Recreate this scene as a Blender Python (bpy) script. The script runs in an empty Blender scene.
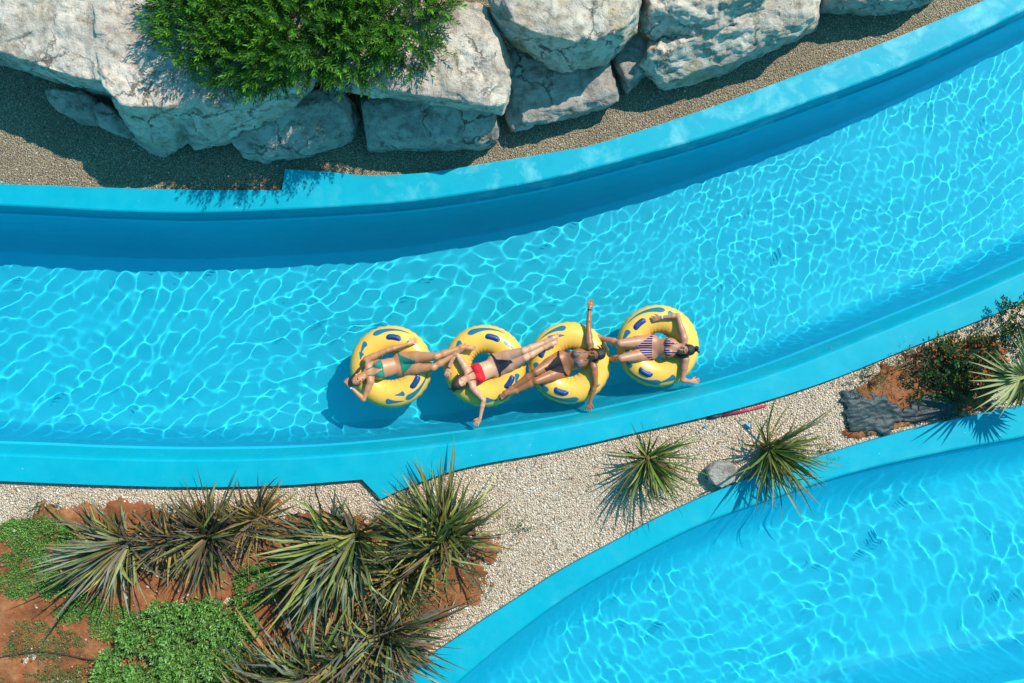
import bpy, bmesh, math, random
import numpy as np
from mathutils import Vector, Matrix, noise
from mathutils.geometry import tessellate_polygon

R = math.radians
scene = bpy.context.scene
C = scene.collection
HCAM, S = 14.0, 1024 / 15.0          # camera height above the gravel; pixels per metre there


def W(px, py, z=0.0):
    """photo pixel -> point of the place at height z"""
    k = (HCAM - z) / HCAM / S
    return Vector(((px - 512) * k, (341.5 - py) * k, z))


# ------------------------------------------------------------------ camera, light
cam = bpy.data.cameras.new('camera')
cam.sensor_width = 36
cam.lens = 36 * HCAM / 15.0
cam.clip_end = 500
cam_o = bpy.data.objects.new('camera', cam)
C.objects.link(cam_o)
cam_o.location = (0, 0, HCAM)
scene.camera = cam_o

SUN_EL, SUN_AZ = R(48), R(45)        # azimuth measured from image-up (+Y) towards +X
to_sun = Vector((math.cos(SUN_EL) * math.sin(SUN_AZ), math.cos(SUN_EL) * math.cos(SUN_AZ), math.sin(SUN_EL)))
sun = bpy.data.lights.new('sun', 'SUN')
sun.energy = 3.75
sun.angle = R(0.53)
sun.color = (1.0, 0.90, 0.775)
sun_o = bpy.data.objects.new('sun', sun)
C.objects.link(sun_o)
sun_o.rotation_euler = (-to_sun).to_track_quat('-Z', 'Y').to_euler()
sun_o.location = to_sun * 30
sun.cycles.is_caustics_light = True

world = bpy.data.worlds.new('World')
scene.world = world
world.use_nodes = True
wn, wl = world.node_tree.nodes, world.node_tree.links
bg = wn['Background']
sky = wn.new('ShaderNodeTexSky')
sky.sky_type = 'NISHITA'
sky.sun_disc = False
sky.sun_elevation = SUN_EL
sky.sun_rotation = SUN_AZ
sky.ozone_density = 2.0
sky.dust_density = 0.6
skymix = wn.new('ShaderNodeMix')
skymix.data_type = 'RGBA'
skymix.blend_type = 'MULTIPLY'
skymix.inputs[0].default_value = 1.0
skymix.inputs[7].default_value = (0.24, 1.0, 0.95, 1)
wl.new(sky.outputs[0], skymix.inputs[6])
wl.new(skymix.outputs[2], bg.inputs['Color'])
bg.inputs['Strength'].default_value = 0.13

scene.render.engine = 'CYCLES'
scene.view_settings.view_transform = 'Standard'
scene.view_settings.look = 'None'
scene.view_settings.exposure = 0.72
scene.view_settings.gamma = 1.0
cy = scene.cycles
cy.use_denoising = True
cy.caustics_reflective = True
cy.caustics_refractive = True
cy.max_bounces = 12
cy.transmission_bounces = 10
cy.transparent_max_bounces = 8
cy.diffuse_bounces = 5
cy.sample_clamp_direct = 12
cy.sample_clamp_indirect = 3
cy.glossy_bounces = 6
cy.blur_glossy = 0.5


# ------------------------------------------------------------------ helpers
def link_mesh(name, me, mats=(), parent=None, smooth=True):
    o = bpy.data.objects.new(name, me)
    C.objects.link(o)
    for m in (mats if isinstance(mats, (list, tuple)) else [mats]):
        me.materials.append(m)
    if smooth and len(me.polygons):
        me.polygons.foreach_set('use_smooth', np.ones(len(me.polygons), dtype=bool))
    if parent is not None:
        o.parent = parent
    return o


def pyd(name, verts, faces, mats=(), parent=None, smooth=True, mi=None):
    me = bpy.data.meshes.new(name)
    me.from_pydata([tuple(v) for v in verts], [], faces)
    if mi is not None:
        me.polygons.foreach_set('material_index', np.asarray(mi, dtype=np.int32))
    me.update()
    return link_mesh(name, me, mats, parent, smooth)


def np_mesh(name, V, F, mats=(), parent=None, smooth=True):
    """V (n,3), F (m,k) numpy arrays -> object"""
    me = bpy.data.meshes.new(name)
    n, m, k = len(V), len(F), F.shape[1]
    me.vertices.add(n)
    me.vertices.foreach_set('co', np.ascontiguousarray(V, dtype=np.float32).ravel())
    me.loops.add(m * k)
    me.loops.foreach_set('vertex_index', np.ascontiguousarray(F, dtype=np.int32).ravel())
    me.polygons.add(m)
    me.polygons.foreach_set('loop_start', np.arange(m, dtype=np.int32) * k)
    me.update(calc_edges=True)
    me.validate()
    return link_mesh(name, me, mats, parent, smooth)


def tag(o, label=None, cat=None, group=None, kind=None):
    if label: o['label'] = label
    if cat: o['category'] = cat
    if group: o['group'] = group
    if kind: o['kind'] = kind
    return o


def empty(name, loc=(0, 0, 0), rz=0.0):
    o = bpy.data.objects.new(name, None)
    o.empty_display_size = 0.1
    C.objects.link(o)
    o.location = loc
    o.rotation_euler = (0, 0, rz)
    return o


def catmull(pts, n):
    """equal arc-length samples of a Catmull-Rom curve through 2-D points"""
    P = [np.array(p, float) for p in pts]
    P = [2 * P[0] - P[1]] + P + [2 * P[-1] - P[-2]]
    out = []
    for i in range(1, len(P) - 2):
        p0, p1, p2, p3 = P[i - 1:i + 3]
        for t in np.linspace(0, 1, 24, endpoint=False):
            out.append(0.5 * (2 * p1 + (p2 - p0) * t + (2 * p0 - 5 * p1 + 4 * p2 - p3) * t * t + (3 * p1 - p0 - 3 * p2 + p3) * t ** 3))
    out.append(P[-2])
    out = np.array(out)
    d = np.concatenate([[0], np.cumsum(np.linalg.norm(np.diff(out, axis=0), axis=1))])
    s = np.linspace(0, d[-1], n)
    return np.stack([np.interp(s, d, out[:, k]) for k in range(2)], 1)


# ------------------------------------------------------------------ material helpers
class NT:
    """small wrapper: node tree building"""
    def __init__(self, name):
        self.m = bpy.data.materials.new(name)
        self.m.use_nodes = True
        self.n, self.l = self.m.node_tree.nodes, self.m.node_tree.links
        self.p = self.n['Principled BSDF']
        self.out = self.n['Material Output']
        self.tc = None

    def coord(self, kind='Object', scale=(1, 1, 1)):
        if self.tc is None:
            self.tc = self.n.new('ShaderNodeTexCoord')
        if scale == (1, 1, 1):
            return self.tc.outputs[kind]
        mp = self.n.new('ShaderNodeMapping')
        mp.inputs['Scale'].default_value = scale
        self.l.new(self.tc.outputs[kind], mp.inputs['Vector'])
        return mp.outputs[0]

    def noise(self, scale, detail=4, rough=0.55, vec=None, dist=0.0):
        t = self.n.new('ShaderNodeTexNoise')
        t.inputs['Scale'].default_value = scale
        t.inputs['Detail'].default_value = detail
        t.inputs['Roughness'].default_value = rough
        t.inputs['Distortion'].default_value = dist
        self.l.new(vec if vec is not None else self.coord(), t.inputs['Vector'])
        return t

    def voro(self, scale, feature='F1', vec=None, rand=1.0):
        t = self.n.new('ShaderNodeTexVoronoi')
        t.feature = feature
        t.inputs['Scale'].default_value = scale
        t.inputs['Randomness'].default_value = rand
        self.l.new(vec if vec is not None else self.coord(), t.inputs['Vector'])
        return t

    def ramp(self, src, stops, interp='LINEAR'):
        r = self.n.new('ShaderNodeValToRGB')
        cr = r.color_ramp
        cr.interpolation = interp
        while len(cr.elements) < len(stops):
            cr.elements.new(0.5)
        for e, (pos, col) in zip(cr.elements, stops):
            e.position = pos
            e.color = (col if hasattr(col, '__len__') else (col, col, col))[:3] + (1,) if hasattr(col, '__len__') else (col, col, col, 1)
        self.l.new(src, r.inputs[0])
        return r.outputs[0]

    def mix(self, fac, a, b, blend='MIX'):
        x = self.n.new('ShaderNodeMix')
        x.data_type = 'RGBA'
        x.blend_type = blend
        for sock, v in ((x.inputs[0], fac), (x.inputs[6], a), (x.inputs[7], b)):
            if isinstance(v, bpy.types.NodeSocket):
                self.l.new(v, sock)
            elif hasattr(v, '__len__'):
                sock.default_value = tuple(v)[:3] + (1,)
            else:
                sock.default_value = v
        return x.outputs[2]

    def math(self, op, a, b=0.0):
        x = self.n.new('ShaderNodeMath')
        x.operation = op
        for sock, v in ((x.inputs[0], a), (x.inputs[1], b)):
            if isinstance(v, bpy.types.NodeSocket):
                self.l.new(v, sock)
            else:
                sock.default_value = v
        return x.outputs[0]

    def attr(self, name):
        a = self.n.new('ShaderNodeAttribute')
        a.attribute_name = name
        return a

    def bump(self, h, strength=0.5, dist=0.02, normal=None):
        b = self.n.new('ShaderNodeBump')
        b.inputs['Strength'].default_value = strength
        b.inputs['Distance'].default_value = dist
        self.l.new(h, b.inputs['Height'])
        if normal is not None:
            self.l.new(normal, b.inputs['Normal'])
        return b.outputs[0]

    def set(self, **kw):
        for k, v in kw.items():
            s = self.p.inputs[k.replace('_', ' ')]
            if isinstance(v, bpy.types.NodeSocket):
                self.l.new(v, s)
            elif hasattr(v, '__len__') and len(v) == 3:
                s.default_value = tuple(v) + (1,) if s.type == 'RGBA' else v
            else:
                s.default_value = v
        return self


def simple(name, col, rough=0.6, var=0.12, scale=20.0, bump=0.0, spec=0.4):
    t = NT(name)
    n = t.noise(scale, 3)
    dark = tuple(c * (1 - var) for c in col)
    lite = tuple(min(1, c * (1 + var)) for c in col)
    t.set(Base_Color=t.ramp(n.outputs[0], [(0.3, dark), (0.7, lite)]), Roughness=rough, Specular_IOR_Level=spec)
    if bump:
        t.set(Normal=t.bump(n.outputs[0], bump, 0.01))
    return t.m
# ------------------------------------------------------------------ the two channels
COP = 0.10                              # coping top above the gravel
W1, F1 = -0.60, -1.40                   # water level and floor of the upper channel
W2, F2 = -0.05, -0.70                   # the lower channel

north1_out = [(-420, 170), (-200, 178), (0, 184), (100, 187.5), (200, 190), (282, 190.5), (285, 169), (330, 172), (370, 175.5), (430, 172), (500, 161),
              (560, 151), (600, 143), (700, 111), (800, 74), (900, 36), (985, 0), (1100, -52), (1250, -125), (1420, -215)]
north1_in = [(-420, 192), (-200, 200), (0, 206), (100, 211), (200, 213), (340, 207), (433, 199), (540, 181), (640, 156), (720, 133), (800, 105), (917, 61), (1024, 11), (1120, -36), (1260, -108), (1420, -195)]
south1_in = [(-420, 440), (-200, 448), (0, 454), (100, 458), (200, 459.5), (300, 457), (400, 449), (500, 436), (600, 419), (720, 390), (800, 364), (917, 317), (987, 288), (1100, 236), (1250, 160), (1420, 66)]
south1_out = [(-420, 462), (-200, 473), (0, 481), (100, 485), (187, 487), (280, 485.5), (362, 479.5), (381, 499), (411, 486), (464, 468), (560, 450), (639, 432),
              (736, 409), (824, 382), (917, 345), (1024, 302), (1100, 266), (1250, 190), (1420, 98)]
north2_out = [(270, 800), (340, 733), (400, 678), (464, 633), (510, 603), (560, 571), (612, 543), (662, 516), (735, 484), (824, 455), (917, 428), (1024, 405), (1150, 378), (1300, 340), (1480, 285)]
north2_in = [(330, 815), (400, 742), (450, 690), (500, 647), (560, 602), (620, 566), (696, 527), (770, 500), (850, 474), (940, 453), (1024, 437), (1150, 410), (1300, 372), (1480, 317)]
south2_in = [(560, 985), (640, 880), (740, 775), (820, 740), (900, 716), (1024, 692), (1150, 665), (1300, 627), (1480, 572)]
south2_out = [(580, 1010), (660, 905), (756, 800), (832, 775), (912, 750), (1034, 726), (1160, 699), (1310, 661), (1490, 606)]


def wpath(px, z):
    return np.array([W(x, y, z)[:2] for x, y in px])


def normals(path):
    t = np.gradient(path, axis=0)
    t /= np.linalg.norm(t, axis=1, keepdims=True)
    return np.stack([t[:, 1], -t[:, 0]], 1)      # right-hand side of travel (towards -Y when going +X)


def pool_paint():
    t = NT('pool_paint')
    v = t.coord()
    big = t.noise(0.9, 3, 0.5, v)
    mid = t.noise(5.0, 5, 0.65, v)
    fine = t.noise(60, 4, 0.6, v)
    base = t.ramp(big.outputs[0], [(0.3, (0.0, 0.285, 0.41)), (0.7, (0.0, 0.325, 0.45))])
    base = t.mix(t.ramp(mid.outputs[0], [(0.35, 0.0), (0.75, 0.35)]), base, (0.003, 0.37, 0.475))
    # sun-bleached, chalky paint: soft patches along the east end of the north coping
    sep = t.n.new('ShaderNodeSeparateXYZ')
    t.l.new(v, sep.inputs[0])
    east = t.ramp(t.math('MULTIPLY_ADD', sep.outputs[0], 0.09), [(0.16, 0.0), (0.42, 1.0)])
    patch = t.noise(2.3, 5, 0.62, v, 0.4)
    northside = t.ramp(t.math('MULTIPLY', sep.outputs[1], 0.1), [(0.15, 0.12), (0.25, 1.0)])
    east = t.math('MULTIPLY', east, northside)
    pm = t.math('MULTIPLY', t.ramp(patch.outputs[0], [(0.50, 0.0), (0.68, 1.0)]), east)
    base = t.mix(t.math('MULTIPLY', pm, 0.5), base, (0.20, 0.56, 0.62))
    # scuffed, weathered zones
    sc1 = t.noise(3.1, 6, 0.72, v, 1.2)
    base = t.mix(t.ramp(sc1.outputs[0], [(0.56, 0.0), (0.72, 0.28)]), base, (0.004, 0.27, 0.40))
    sc2 = t.noise(17, 5, 0.7, v, 0.8)
    base = t.mix(t.ramp(sc2.outputs[0], [(0.62, 0.0), (0.74, 0.35)]), base, (0.06, 0.50, 0.60))
    # chips and specks
    sp = t.voro(9, 'F1', v)
    spn = t.math('LESS_THAN', sp.outputs['Distance'], 0.05)
    base = t.mix(t.math('MULTIPLY', spn, t.ramp(mid.outputs[0], [(0.55, 0.0), (0.6, 0.8)])), base, (0.55, 0.72, 0.72))
    t.set(Base_Color=base, Roughness=t.ramp(mid.outputs[0], [(0.3, 0.42), (0.8, 0.7)]), Specular_IOR_Level=0.18,
          Normal=t.bump(fine.outputs[0], 0.25, 0.004))
    return t.m


def pool_floor_paint(name='pool_floor_paint', k=1.0):
    t = NT(name)
    v = t.coord()
    big = t.noise(0.6, 3, 0.5, v)
    mid = t.noise(7.0, 5, 0.65, v)
    base = t.ramp(big.outputs[0], [(0.3, (0.010, 0.475 * k, 0.64 * (0.5 + k / 2))), (0.7, (0.012, 0.52 * k, 0.68 * (0.5 + k / 2)))])
    base = t.mix(t.ramp(mid.outputs[0], [(0.35, 0.0), (0.8, 0.3)]), base, (0.016, 0.55 * k, 0.69 * (0.5 + k / 2)))
    t.set(Base_Color=base, Roughness=0.6, Specular_IOR_Level=0.2)
    return t.m


PAINT, FLOORP, WALLP = pool_paint(), pool_floor_paint(), pool_floor_paint('pool_wall_paint', 0.86)
NST = 420


def channel(nin, nout, sin_, sout, wz, fz, npro, spro, step_n=0.16, name=''):
    """basin loft + coping polygons; profiles are (d, z) lists going from the coping edge towards the pool"""
    A = catmull(wpath(nin, COP), NST)
    B = catmull(wpath(sin_, COP), NST)
    nA, nB = normals(A), -normals(B)
    rows = []
    for d, z in npro:
        p = A + nA * d
        rows.append(np.column_stack([p, np.full(NST, z)]))
    nf = 14
    a_end, b_end = rows[-1][:, :2], B + nB * spro[-1][0]
    for k in range(1, nf):
        f = k / nf
        p = a_end * (1 - f) + b_end * f
        rows.append(np.column_stack([p, np.full(NST, fz)]))
    for d, z in reversed(spro):
        p = B + nB * d
        rows.append(np.column_stack([p, np.full(NST, z)]))
    nr = len(rows)
    V = np.concatenate(rows)
    i, j = np.meshgrid(np.arange(nr - 1), np.arange(NST - 1), indexing='ij')
    a = (i * NST + j).ravel()
    F = np.stack([a, a + NST, a + NST + 1, a + 1], 1)
    basin = np_mesh('pool_basin', V, F, [PAINT, FLOORP, WALLP])
    mi = np.zeros(len(F), np.int32)
    zc = V[F][:, :, 2].mean(1)
    south = (F[:, 0] // NST) >= nr - len(spro) - 1
    mi[zc < wz + 0.03] = 1
    mi[(zc < wz + 0.03) & south] = 2
    mi[zc < fz + 0.02] = 1
    basin.data.polygons.foreach_set('material_index', mi)
    basin.cycles.is_caustics_receiver = True
    tag(basin, kind='structure')
    for inner, outer in ((rows[0][:, :2], wpath(nout, COP)), (rows[-1][:, :2], wpath(sout, COP))):
        # densify the outer line a little and round its corners away from pure polygons
        poly = [Vector((x, y, COP)) for x, y in outer] + [Vector((x, y, COP)) for x, y in inner[::-1]]
        tris = tessellate_polygon([poly])
        n = len(poly)
        verts = [p.copy() for p in poly]
        faces = [tuple(t) for t in tris]
        no = len(outer)
        b0 = len(verts)
        verts += [Vector((x, y, -0.25)) for x, y in outer]
        for k in range(no - 1):
            faces.append((k, k + 1, b0 + k + 1, b0 + k))
        co = pyd('pool_coping', verts, faces, PAINT, smooth=False)
        bm = bmesh.new(); bm.from_mesh(co.data)
        bmesh.ops.recalc_face_normals(bm, faces=bm.faces)
        bm.to_mesh(co.data); bm.free()
        tag(co, kind='structure')
    return A, B, nA, nB


def smooth_outer(px, n):
    """outer coping line: smooth runs between its true corners"""
    corners = [k for k in range(1, len(px) - 1) if px[k] in CORNERS]
    out, prev = [], 0
    for c in corners + [len(px) - 1]:
        seg = px[prev:c + 1]
        if len(seg) > 2:
            out += [tuple(p) for p in catmull(seg, max(6, len(seg) * 8))][:-1]
        else:
            out += [seg[0]]
        prev = c
    out.append(px[-1])
    return out


CORNERS = {(282, 190.5), (285, 169), (362, 479.5), (381, 499)}
n1o, s1o = smooth_outer(north1_out, 0), smooth_outer(south1_out, 0)
n2o, s2o = smooth_outer(north2_out, 0), smooth_outer(south2_out, 0)

A1, B1, nA1, nB1 = channel(
    north1_in, n1o, south1_in, s1o, W1, F1,
    [(-0.035, COP), (-0.012, COP - 0.006), (0.0, COP - 0.02), (0.006, COP - 0.05), (0.01, W1 + 0.17), (0.018, W1 + 0.15), (0.036, W1 + 0.145), (0.044, W1 + 0.13), (0.07, W1 - 0.1),
     (0.11, F1 + 0.32), (0.17, F1 + 0.12), (0.27, F1 + 0.025), (0.4, F1)],
    [(-0.035, COP), (-0.012, COP - 0.006), (0.0, COP - 0.02), (0.03, COP - 0.12), (0.08, W1 + 0.1), (0.13, W1 - 0.1), (0.2, F1 + 0.3), (0.27, F1 + 0.12), (0.36, F1 + 0.03), (0.5, F1)])
A2, B2, nA2, nB2 = channel(
    north2_in, n2o, south2_in, s2o, W2, F2,
    [(-0.035, COP), (-0.012, COP - 0.006), (0.0, COP - 0.02), (0.015, COP - 0.06), (0.04, W2 + 0.03), (0.08, W2 - 0.06), (0.3, F2 + 0.28), (0.42, F2 + 0.11), (0.54, F2 + 0.03), (0.7, F2)],
    [(-0.035, COP), (-0.012, COP - 0.006), (0.0, COP - 0.02), (0.05, COP - 0.09), (0.1, W2 + 0.05), (0.16, W2 - 0.1), (0.35, F2 + 0.35), (0.5, F2 + 0.12), (0.62, F2 + 0.03), (0.8, F2)])

# ---------------- water: a real rippled surface; its refraction makes the light net on the floor
wm = NT('clear_pool_water')
wm.n.remove(wm.p)
gl = wm.n.new('ShaderNodeBsdfGlass')
gl.inputs['IOR'].default_value = 1.33
gl.inputs['Roughness'].default_value = 0.0
gl.inputs['Color'].default_value = (0.97, 0.995, 1.0, 1)
wm.l.new(gl.outputs[0], wm.out.inputs['Surface'])
WATER = wm.m


def waves(X, Y, seed, amp, lens, ndir=46, main=None, spread=math.pi, chop=None):
    rng = np.random.default_rng(seed)
    # slow warping keeps the wave trains from reading as straight rulings
    wx = X + 0.10 * np.sin(1.1 * X + 0.7 * Y + seed) + 0.06 * np.sin(2.3 * Y - 1.3 * X + 1.7)
    wy = Y + 0.10 * np.sin(0.9 * Y - 1.2 * X + 2.1) + 0.06 * np.sin(2.1 * X + 1.9 * Y + seed)
    Z = np.zeros_like(X)
    for k in range(ndir):
        L = lens[0] * (lens[1] / lens[0]) ** rng.random()
        th = rng.random() * 2 * math.pi if main is None else main + rng.normal() * spread
        kk = 2 * math.pi / L
        a = rng.rayleigh(1.0) * amp / kk ** 1.75
        env = 0.65 + 0.35 * np.sin(rng.uniform(0.3, 0.9) * X + rng.uniform(-0.9, 0.9) * Y + rng.random() * 6.3)
        Z += a * env * np.cos(kk * (wx * math.cos(th) + wy * math.sin(th)) + rng.random() * 2 * math.pi)
    return Z


def ripples(X, Y, c, amp, L, r0, r1):
    r = np.hypot(X - c[0], Y - c[1])
    return amp * np.cos(2 * math.pi * r / L) * np.exp(-((r - r0) / r1) ** 2)


def water_sheet(A, B, nA, nB, da, db, wz, fn, u0, u1, nu, nv):
    sA = np.linspace(0, 1, NST)
    us = np.linspace(u0, u1, nu)
    a = np.stack([np.interp(us, sA, (A + nA * da)[:, k]) for k in range(2)], 1)
    b = np.stack([np.interp(us, sA, (B + nB * db)[:, k]) for k in range(2)], 1)
    v = np.linspace(0, 1, nv)[None, :, None]
    P = a[:, None, :] * (1 - v) + b[:, None, :] * v
    X, Y = P[..., 0], P[..., 1]
    Z = wz + fn(X, Y)
    V = np.stack([X, Y, Z], -1).reshape(-1, 3)
    i, j = np.meshgrid(np.arange(nu - 1), np.arange(nv - 1), indexing='ij')
    q = (i * nv + j).ravel()
    F = np.stack([q, q + 1, q + nv + 1, q + nv], 1)
    o = np_mesh('water', V, F, WATER)
    n = o.data.polygons[0].normal
    if n.z < 0:
        o.data.flip_normals()
    o.cycles.is_caustics_caster = True
    tag(o, kind='structure')
    return o


def focus_surface(lo, hi, cell, depth, field, peak=0.80, floor_=-0.5, blur=1.0, gain=1.0, coarse=None):
    """height field whose refraction gathers sunlight into a fine net without the rays crossing:
    a rough sea is traced down to the floor once, and the gentlest surface giving that light net is solved for"""
    nx, ny = int((hi[0] - lo[0]) / cell), int((hi[1] - lo[1]) / cell)
    x = lo[0] + np.arange(nx) * cell
    y = lo[1] + np.arange(ny) * cell
    X, Y = np.meshgrid(x, y, indexing='ij')
    Z = field(X, Y)
    gx, gy = np.gradient(Z, cell)
    I = np.zeros(nx * ny)
    up = 3
    fx, fy = np.arange(nx - 1), np.arange(ny - 1)
    for a in range(up):
        for b in range(up):
            u, v = (a + 0.5) / up, (b + 0.5) / up
            bl = lambda G: G[:-1, :-1] * (1 - u) * (1 - v) + G[1:, :-1] * u * (1 - v) + G[:-1, 1:] * (1 - u) * v + G[1:, 1:] * u * v
            px = (fx[:, None] + u) - bl(gx) * depth * 0.25 / cell
            py = (fy[None, :] + v) - bl(gy) * depth * 0.25 / cell
            ix, iy = np.floor(px).astype(int), np.floor(py).astype(int)
            tx, ty = px - ix, py - iy
            for dx, wx in ((0, 1 - tx), (1, tx)):
                for dy, wy in ((0, 1 - ty), (1, ty)):
                    I += np.bincount((((ix + dx) % nx) * ny + (iy + dy) % ny).ravel(), (wx * wy).ravel(), nx * ny)
    I = I.reshape(nx, ny) / up ** 2
    kx, ky = np.fft.fftfreq(nx, cell) * 2 * math.pi, np.fft.rfftfreq(ny, cell) * 2 * math.pi
    k2 = kx[:, None] ** 2 + ky[None, :] ** 2
    low = np.exp(-k2 * (blur * cell) ** 2 / 2)
    I = np.fft.irfft2(np.fft.rfft2(I) * low, (nx, ny))
    c = np.clip(1 - 1 / np.maximum(I, 0.2), floor_, 0.9)
    c -= c.mean()
    c *= peak / np.percentile(c, 99.7)
    c = np.minimum(c, 0.93)
    if coarse is not None:
        c = c * coarse(X, Y)
    H = np.fft.rfft2(c) / np.maximum(k2, 1e-6)
    H[0, 0] = 0
    H *= 1 - np.exp(-k2 / (2 * (2 * math.pi / 3.0) ** 2))           # drop swells longer than the channel is wide
    h = np.fft.irfft2(H, (nx, ny)) * 4.0 / depth * gain

    def at(Xq, Yq):
        u = np.clip((Xq - lo[0]) / cell, 0, nx - 1.001); v = np.clip((Yq - lo[1]) / cell, 0, ny - 1.001)
        i, j = u.astype(int), v.astype(int)
        tx, ty = u - i, v - j
        return h[i, j] * (1 - tx) * (1 - ty) + h[i + 1, j] * tx * (1 - ty) + h[i, j + 1] * (1 - tx) * ty + h[i + 1, j + 1] * tx * ty
    return at


def turned(X, Y, ang, k):
    """coordinates stretched k times along one direction"""
    c, n = math.cos(ang), math.sin(ang)
    u, v = X * c + Y * n, -X * n + Y * c
    u = u / k
    return u * c - v * n, u * n + v * c


def sea1(X, Y):
    g = np.clip((X - 0.3) / 4.0, 0, 1)
    xa, ya = turned(X, Y, R(42), 1.55)
    xb, yb = turned(X, Y, R(68), 1.5)
    z = waves(xa, ya, 3, 0.26, (0.085, 0.34), 48) * (1 - 0.6 * g)
    z += waves(xb, yb, 9, 0.23, (0.09, 0.34), 44) * (0.15 + 0.85 * g)
    z += waves(X, Y, 8, 0.20, (0.08, 0.15), 26) * (0.2 + 0.8 * g)
    z += waves(X, Y, 14, 0.26, (0.16, 0.40), 14, R(128), 0.3) * (1 - 0.7 * g)
    z += ripples(X, Y, W(795, 232, W1), 0.0017, 0.22, 0.55, 0.55)
    z += ripples(X, Y, W(440, 365, W1), 0.0020, 0.26, 1.25, 0.75)
    return z


def sea2(X, Y):
    z = waves(X, Y, 21, 0.22, (0.14, 0.42), 40)
    z += waves(X, Y, 25, 0.16, (0.08, 0.15), 26) * 0.8
    z += waves(X, Y, 26, 0.22, (0.14, 0.36), 14, R(30), 0.3)
    return z


def calm1(X, Y):
    m = 0.5 + 0.5 * np.sin(1.25 * X + 0.9 * Y + 0.3) * np.sin(1.6 * Y - 0.8 * X + 1.1)
    q = 0.5 + 0.5 * np.sin(2.7 * X - 1.9 * Y + 0.6) * np.sin(2.2 * Y + 1.4 * X)
    b = waves(X, Y, 40, 1.0, (0.35, 0.9), 24)
    b = 0.5 + 0.5 * np.tanh(1.1 * b / b.std())
    return np.clip((0.42 + 0.5 * np.clip(m * 1.3, 0, 1) + 0.22 * q) * (0.62 + 0.7 * b), 0.2, 1.0)


def calm2(X, Y):
    """the lower channel is calmer, with patches of stronger ripple"""
    m = 0.5 + 0.5 * np.sin(1.5 * X + 0.6 * Y + 1.0) * np.sin(1.2 * Y - 0.5 * X + 0.4)
    b = waves(X, Y, 41, 1.0, (0.3, 0.8), 24)
    b = 0.5 + 0.5 * np.tanh(1.2 * b / b.std())
    return np.clip((0.34 + 0.66 * np.clip(m * 1.25, 0, 1) ** 1.4) * (0.45 + 0.85 * b), 0.12, 1.0)


at1 = focus_surface((-9.4, -3.4), (9.4, 6.8), 0.0125, (W1 - F1) * 1.12, sea1, 0.90, -0.28, 0.45, 1.0, calm1)
at2 = focus_surface((-1.6, -7.0), (9.4, 0.2), 0.0125, (W2 - F2) * 1.12, sea2, 0.88, -0.28, 0.45, 1.0, calm2)


def f1(X, Y):
    return at1(X, Y)


def f2(X, Y):
    return at2(X, Y)


water1 = water_sheet(A1, B1, nA1, nB1, 0.048, 0.10, W1, f1, 0.18, 0.82, 1900, 320)
water2 = water_sheet(A2, B2, nA2, nB2, 0.04, 0.12, W2, f2, 0.08, 0.92, 900, 300)
# ------------------------------------------------------------------ ground
def gravel_mat(name, cols, mortar, scale, contrast=1.0):
    t = NT(name)
    v = t.coord()
    wob = t.noise(scale * 0.8, 2, 0.5, v)
    vv = t.n.new('ShaderNodeVectorMath'); vv.operation = 'MULTIPLY_ADD'
    t.l.new(wob.outputs['Color'], vv.inputs[0]); vv.inputs[1].default_value = (0.012,) * 3
    t.l.new(v, vv.inputs[2])
    v1 = t.voro(scale, 'F1', vv.outputs[0])
    rnd = t.n.new('ShaderNodeSeparateColor')
    t.l.new(v1.outputs['Color'], rnd.inputs[0])
    stops = [(i / (len(cols) - 1), c) for i, c in enumerate(cols)]
    col = t.ramp(rnd.outputs[0], stops)
    v2 = t.voro(scale * 1.9, 'F1', vv.outputs[0])
    r2 = t.n.new('ShaderNodeSeparateColor')
    t.l.new(v2.outputs['Color'], r2.inputs[0])
    col = t.mix(0.35, col, t.ramp(r2.outputs[1], stops))
    gap = t.ramp(v1.outputs['Distance'], [(0.35, 0.0), (0.62, 1.0)])
    col = t.mix(t.math('MULTIPLY', gap, 0.8 * contrast), col, mortar)
    big = t.noise(1.3, 4, 0.6, v)
    col = t.mix(t.ramp(big.outputs[0], [(0.42, 0.0), (0.75, 0.45)]), col, mortar)
    h = t.math('SUBTRACT', 1.0, v1.outputs['Distance'])
    t.set(Base_Color=col, Roughness=0.85, Specular_IOR_Level=0.25, Normal=t.bump(h, 1.0, 0.025))
    return t.m


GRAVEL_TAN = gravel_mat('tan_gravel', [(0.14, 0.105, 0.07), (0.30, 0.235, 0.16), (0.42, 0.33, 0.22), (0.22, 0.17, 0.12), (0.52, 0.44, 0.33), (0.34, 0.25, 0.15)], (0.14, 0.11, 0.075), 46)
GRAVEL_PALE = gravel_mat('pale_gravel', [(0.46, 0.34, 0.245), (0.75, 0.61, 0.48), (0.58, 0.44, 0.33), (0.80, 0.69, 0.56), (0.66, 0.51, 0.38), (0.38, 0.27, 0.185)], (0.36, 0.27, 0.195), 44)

pool1_xy = [tuple(p) for p in wpath(n1o, COP)] + [tuple(p) for p in wpath(s1o, COP)[::-1]]
pool2_xy = [tuple(p) for p in wpath(n2o, COP)] + [tuple(p) for p in wpath(s2o, COP)[::-1]]


def sheet(name, loops, z, mat):
    ls = [[Vector((x, y, 0)) for x, y in l] for l in loops]
    tris = tessellate_polygon(ls)
    V = [Vector((x, y, z)) for l in loops for x, y in l]
    o = pyd(name, V, [tuple(t) for t in tris], mat, smooth=False)
    bm = bmesh.new(); bm.from_mesh(o.data)
    bmesh.ops.recalc_face_normals(bm, faces=bm.faces)
    bm.faces.ensure_lookup_table()
    if sum(f.normal.z * f.calc_area() for f in bm.faces) < 0:
        bmesh.ops.reverse_faces(bm, faces=bm.faces)
    bm.to_mesh(o.data); bm.free()
    return tag(o, kind='structure')


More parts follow.
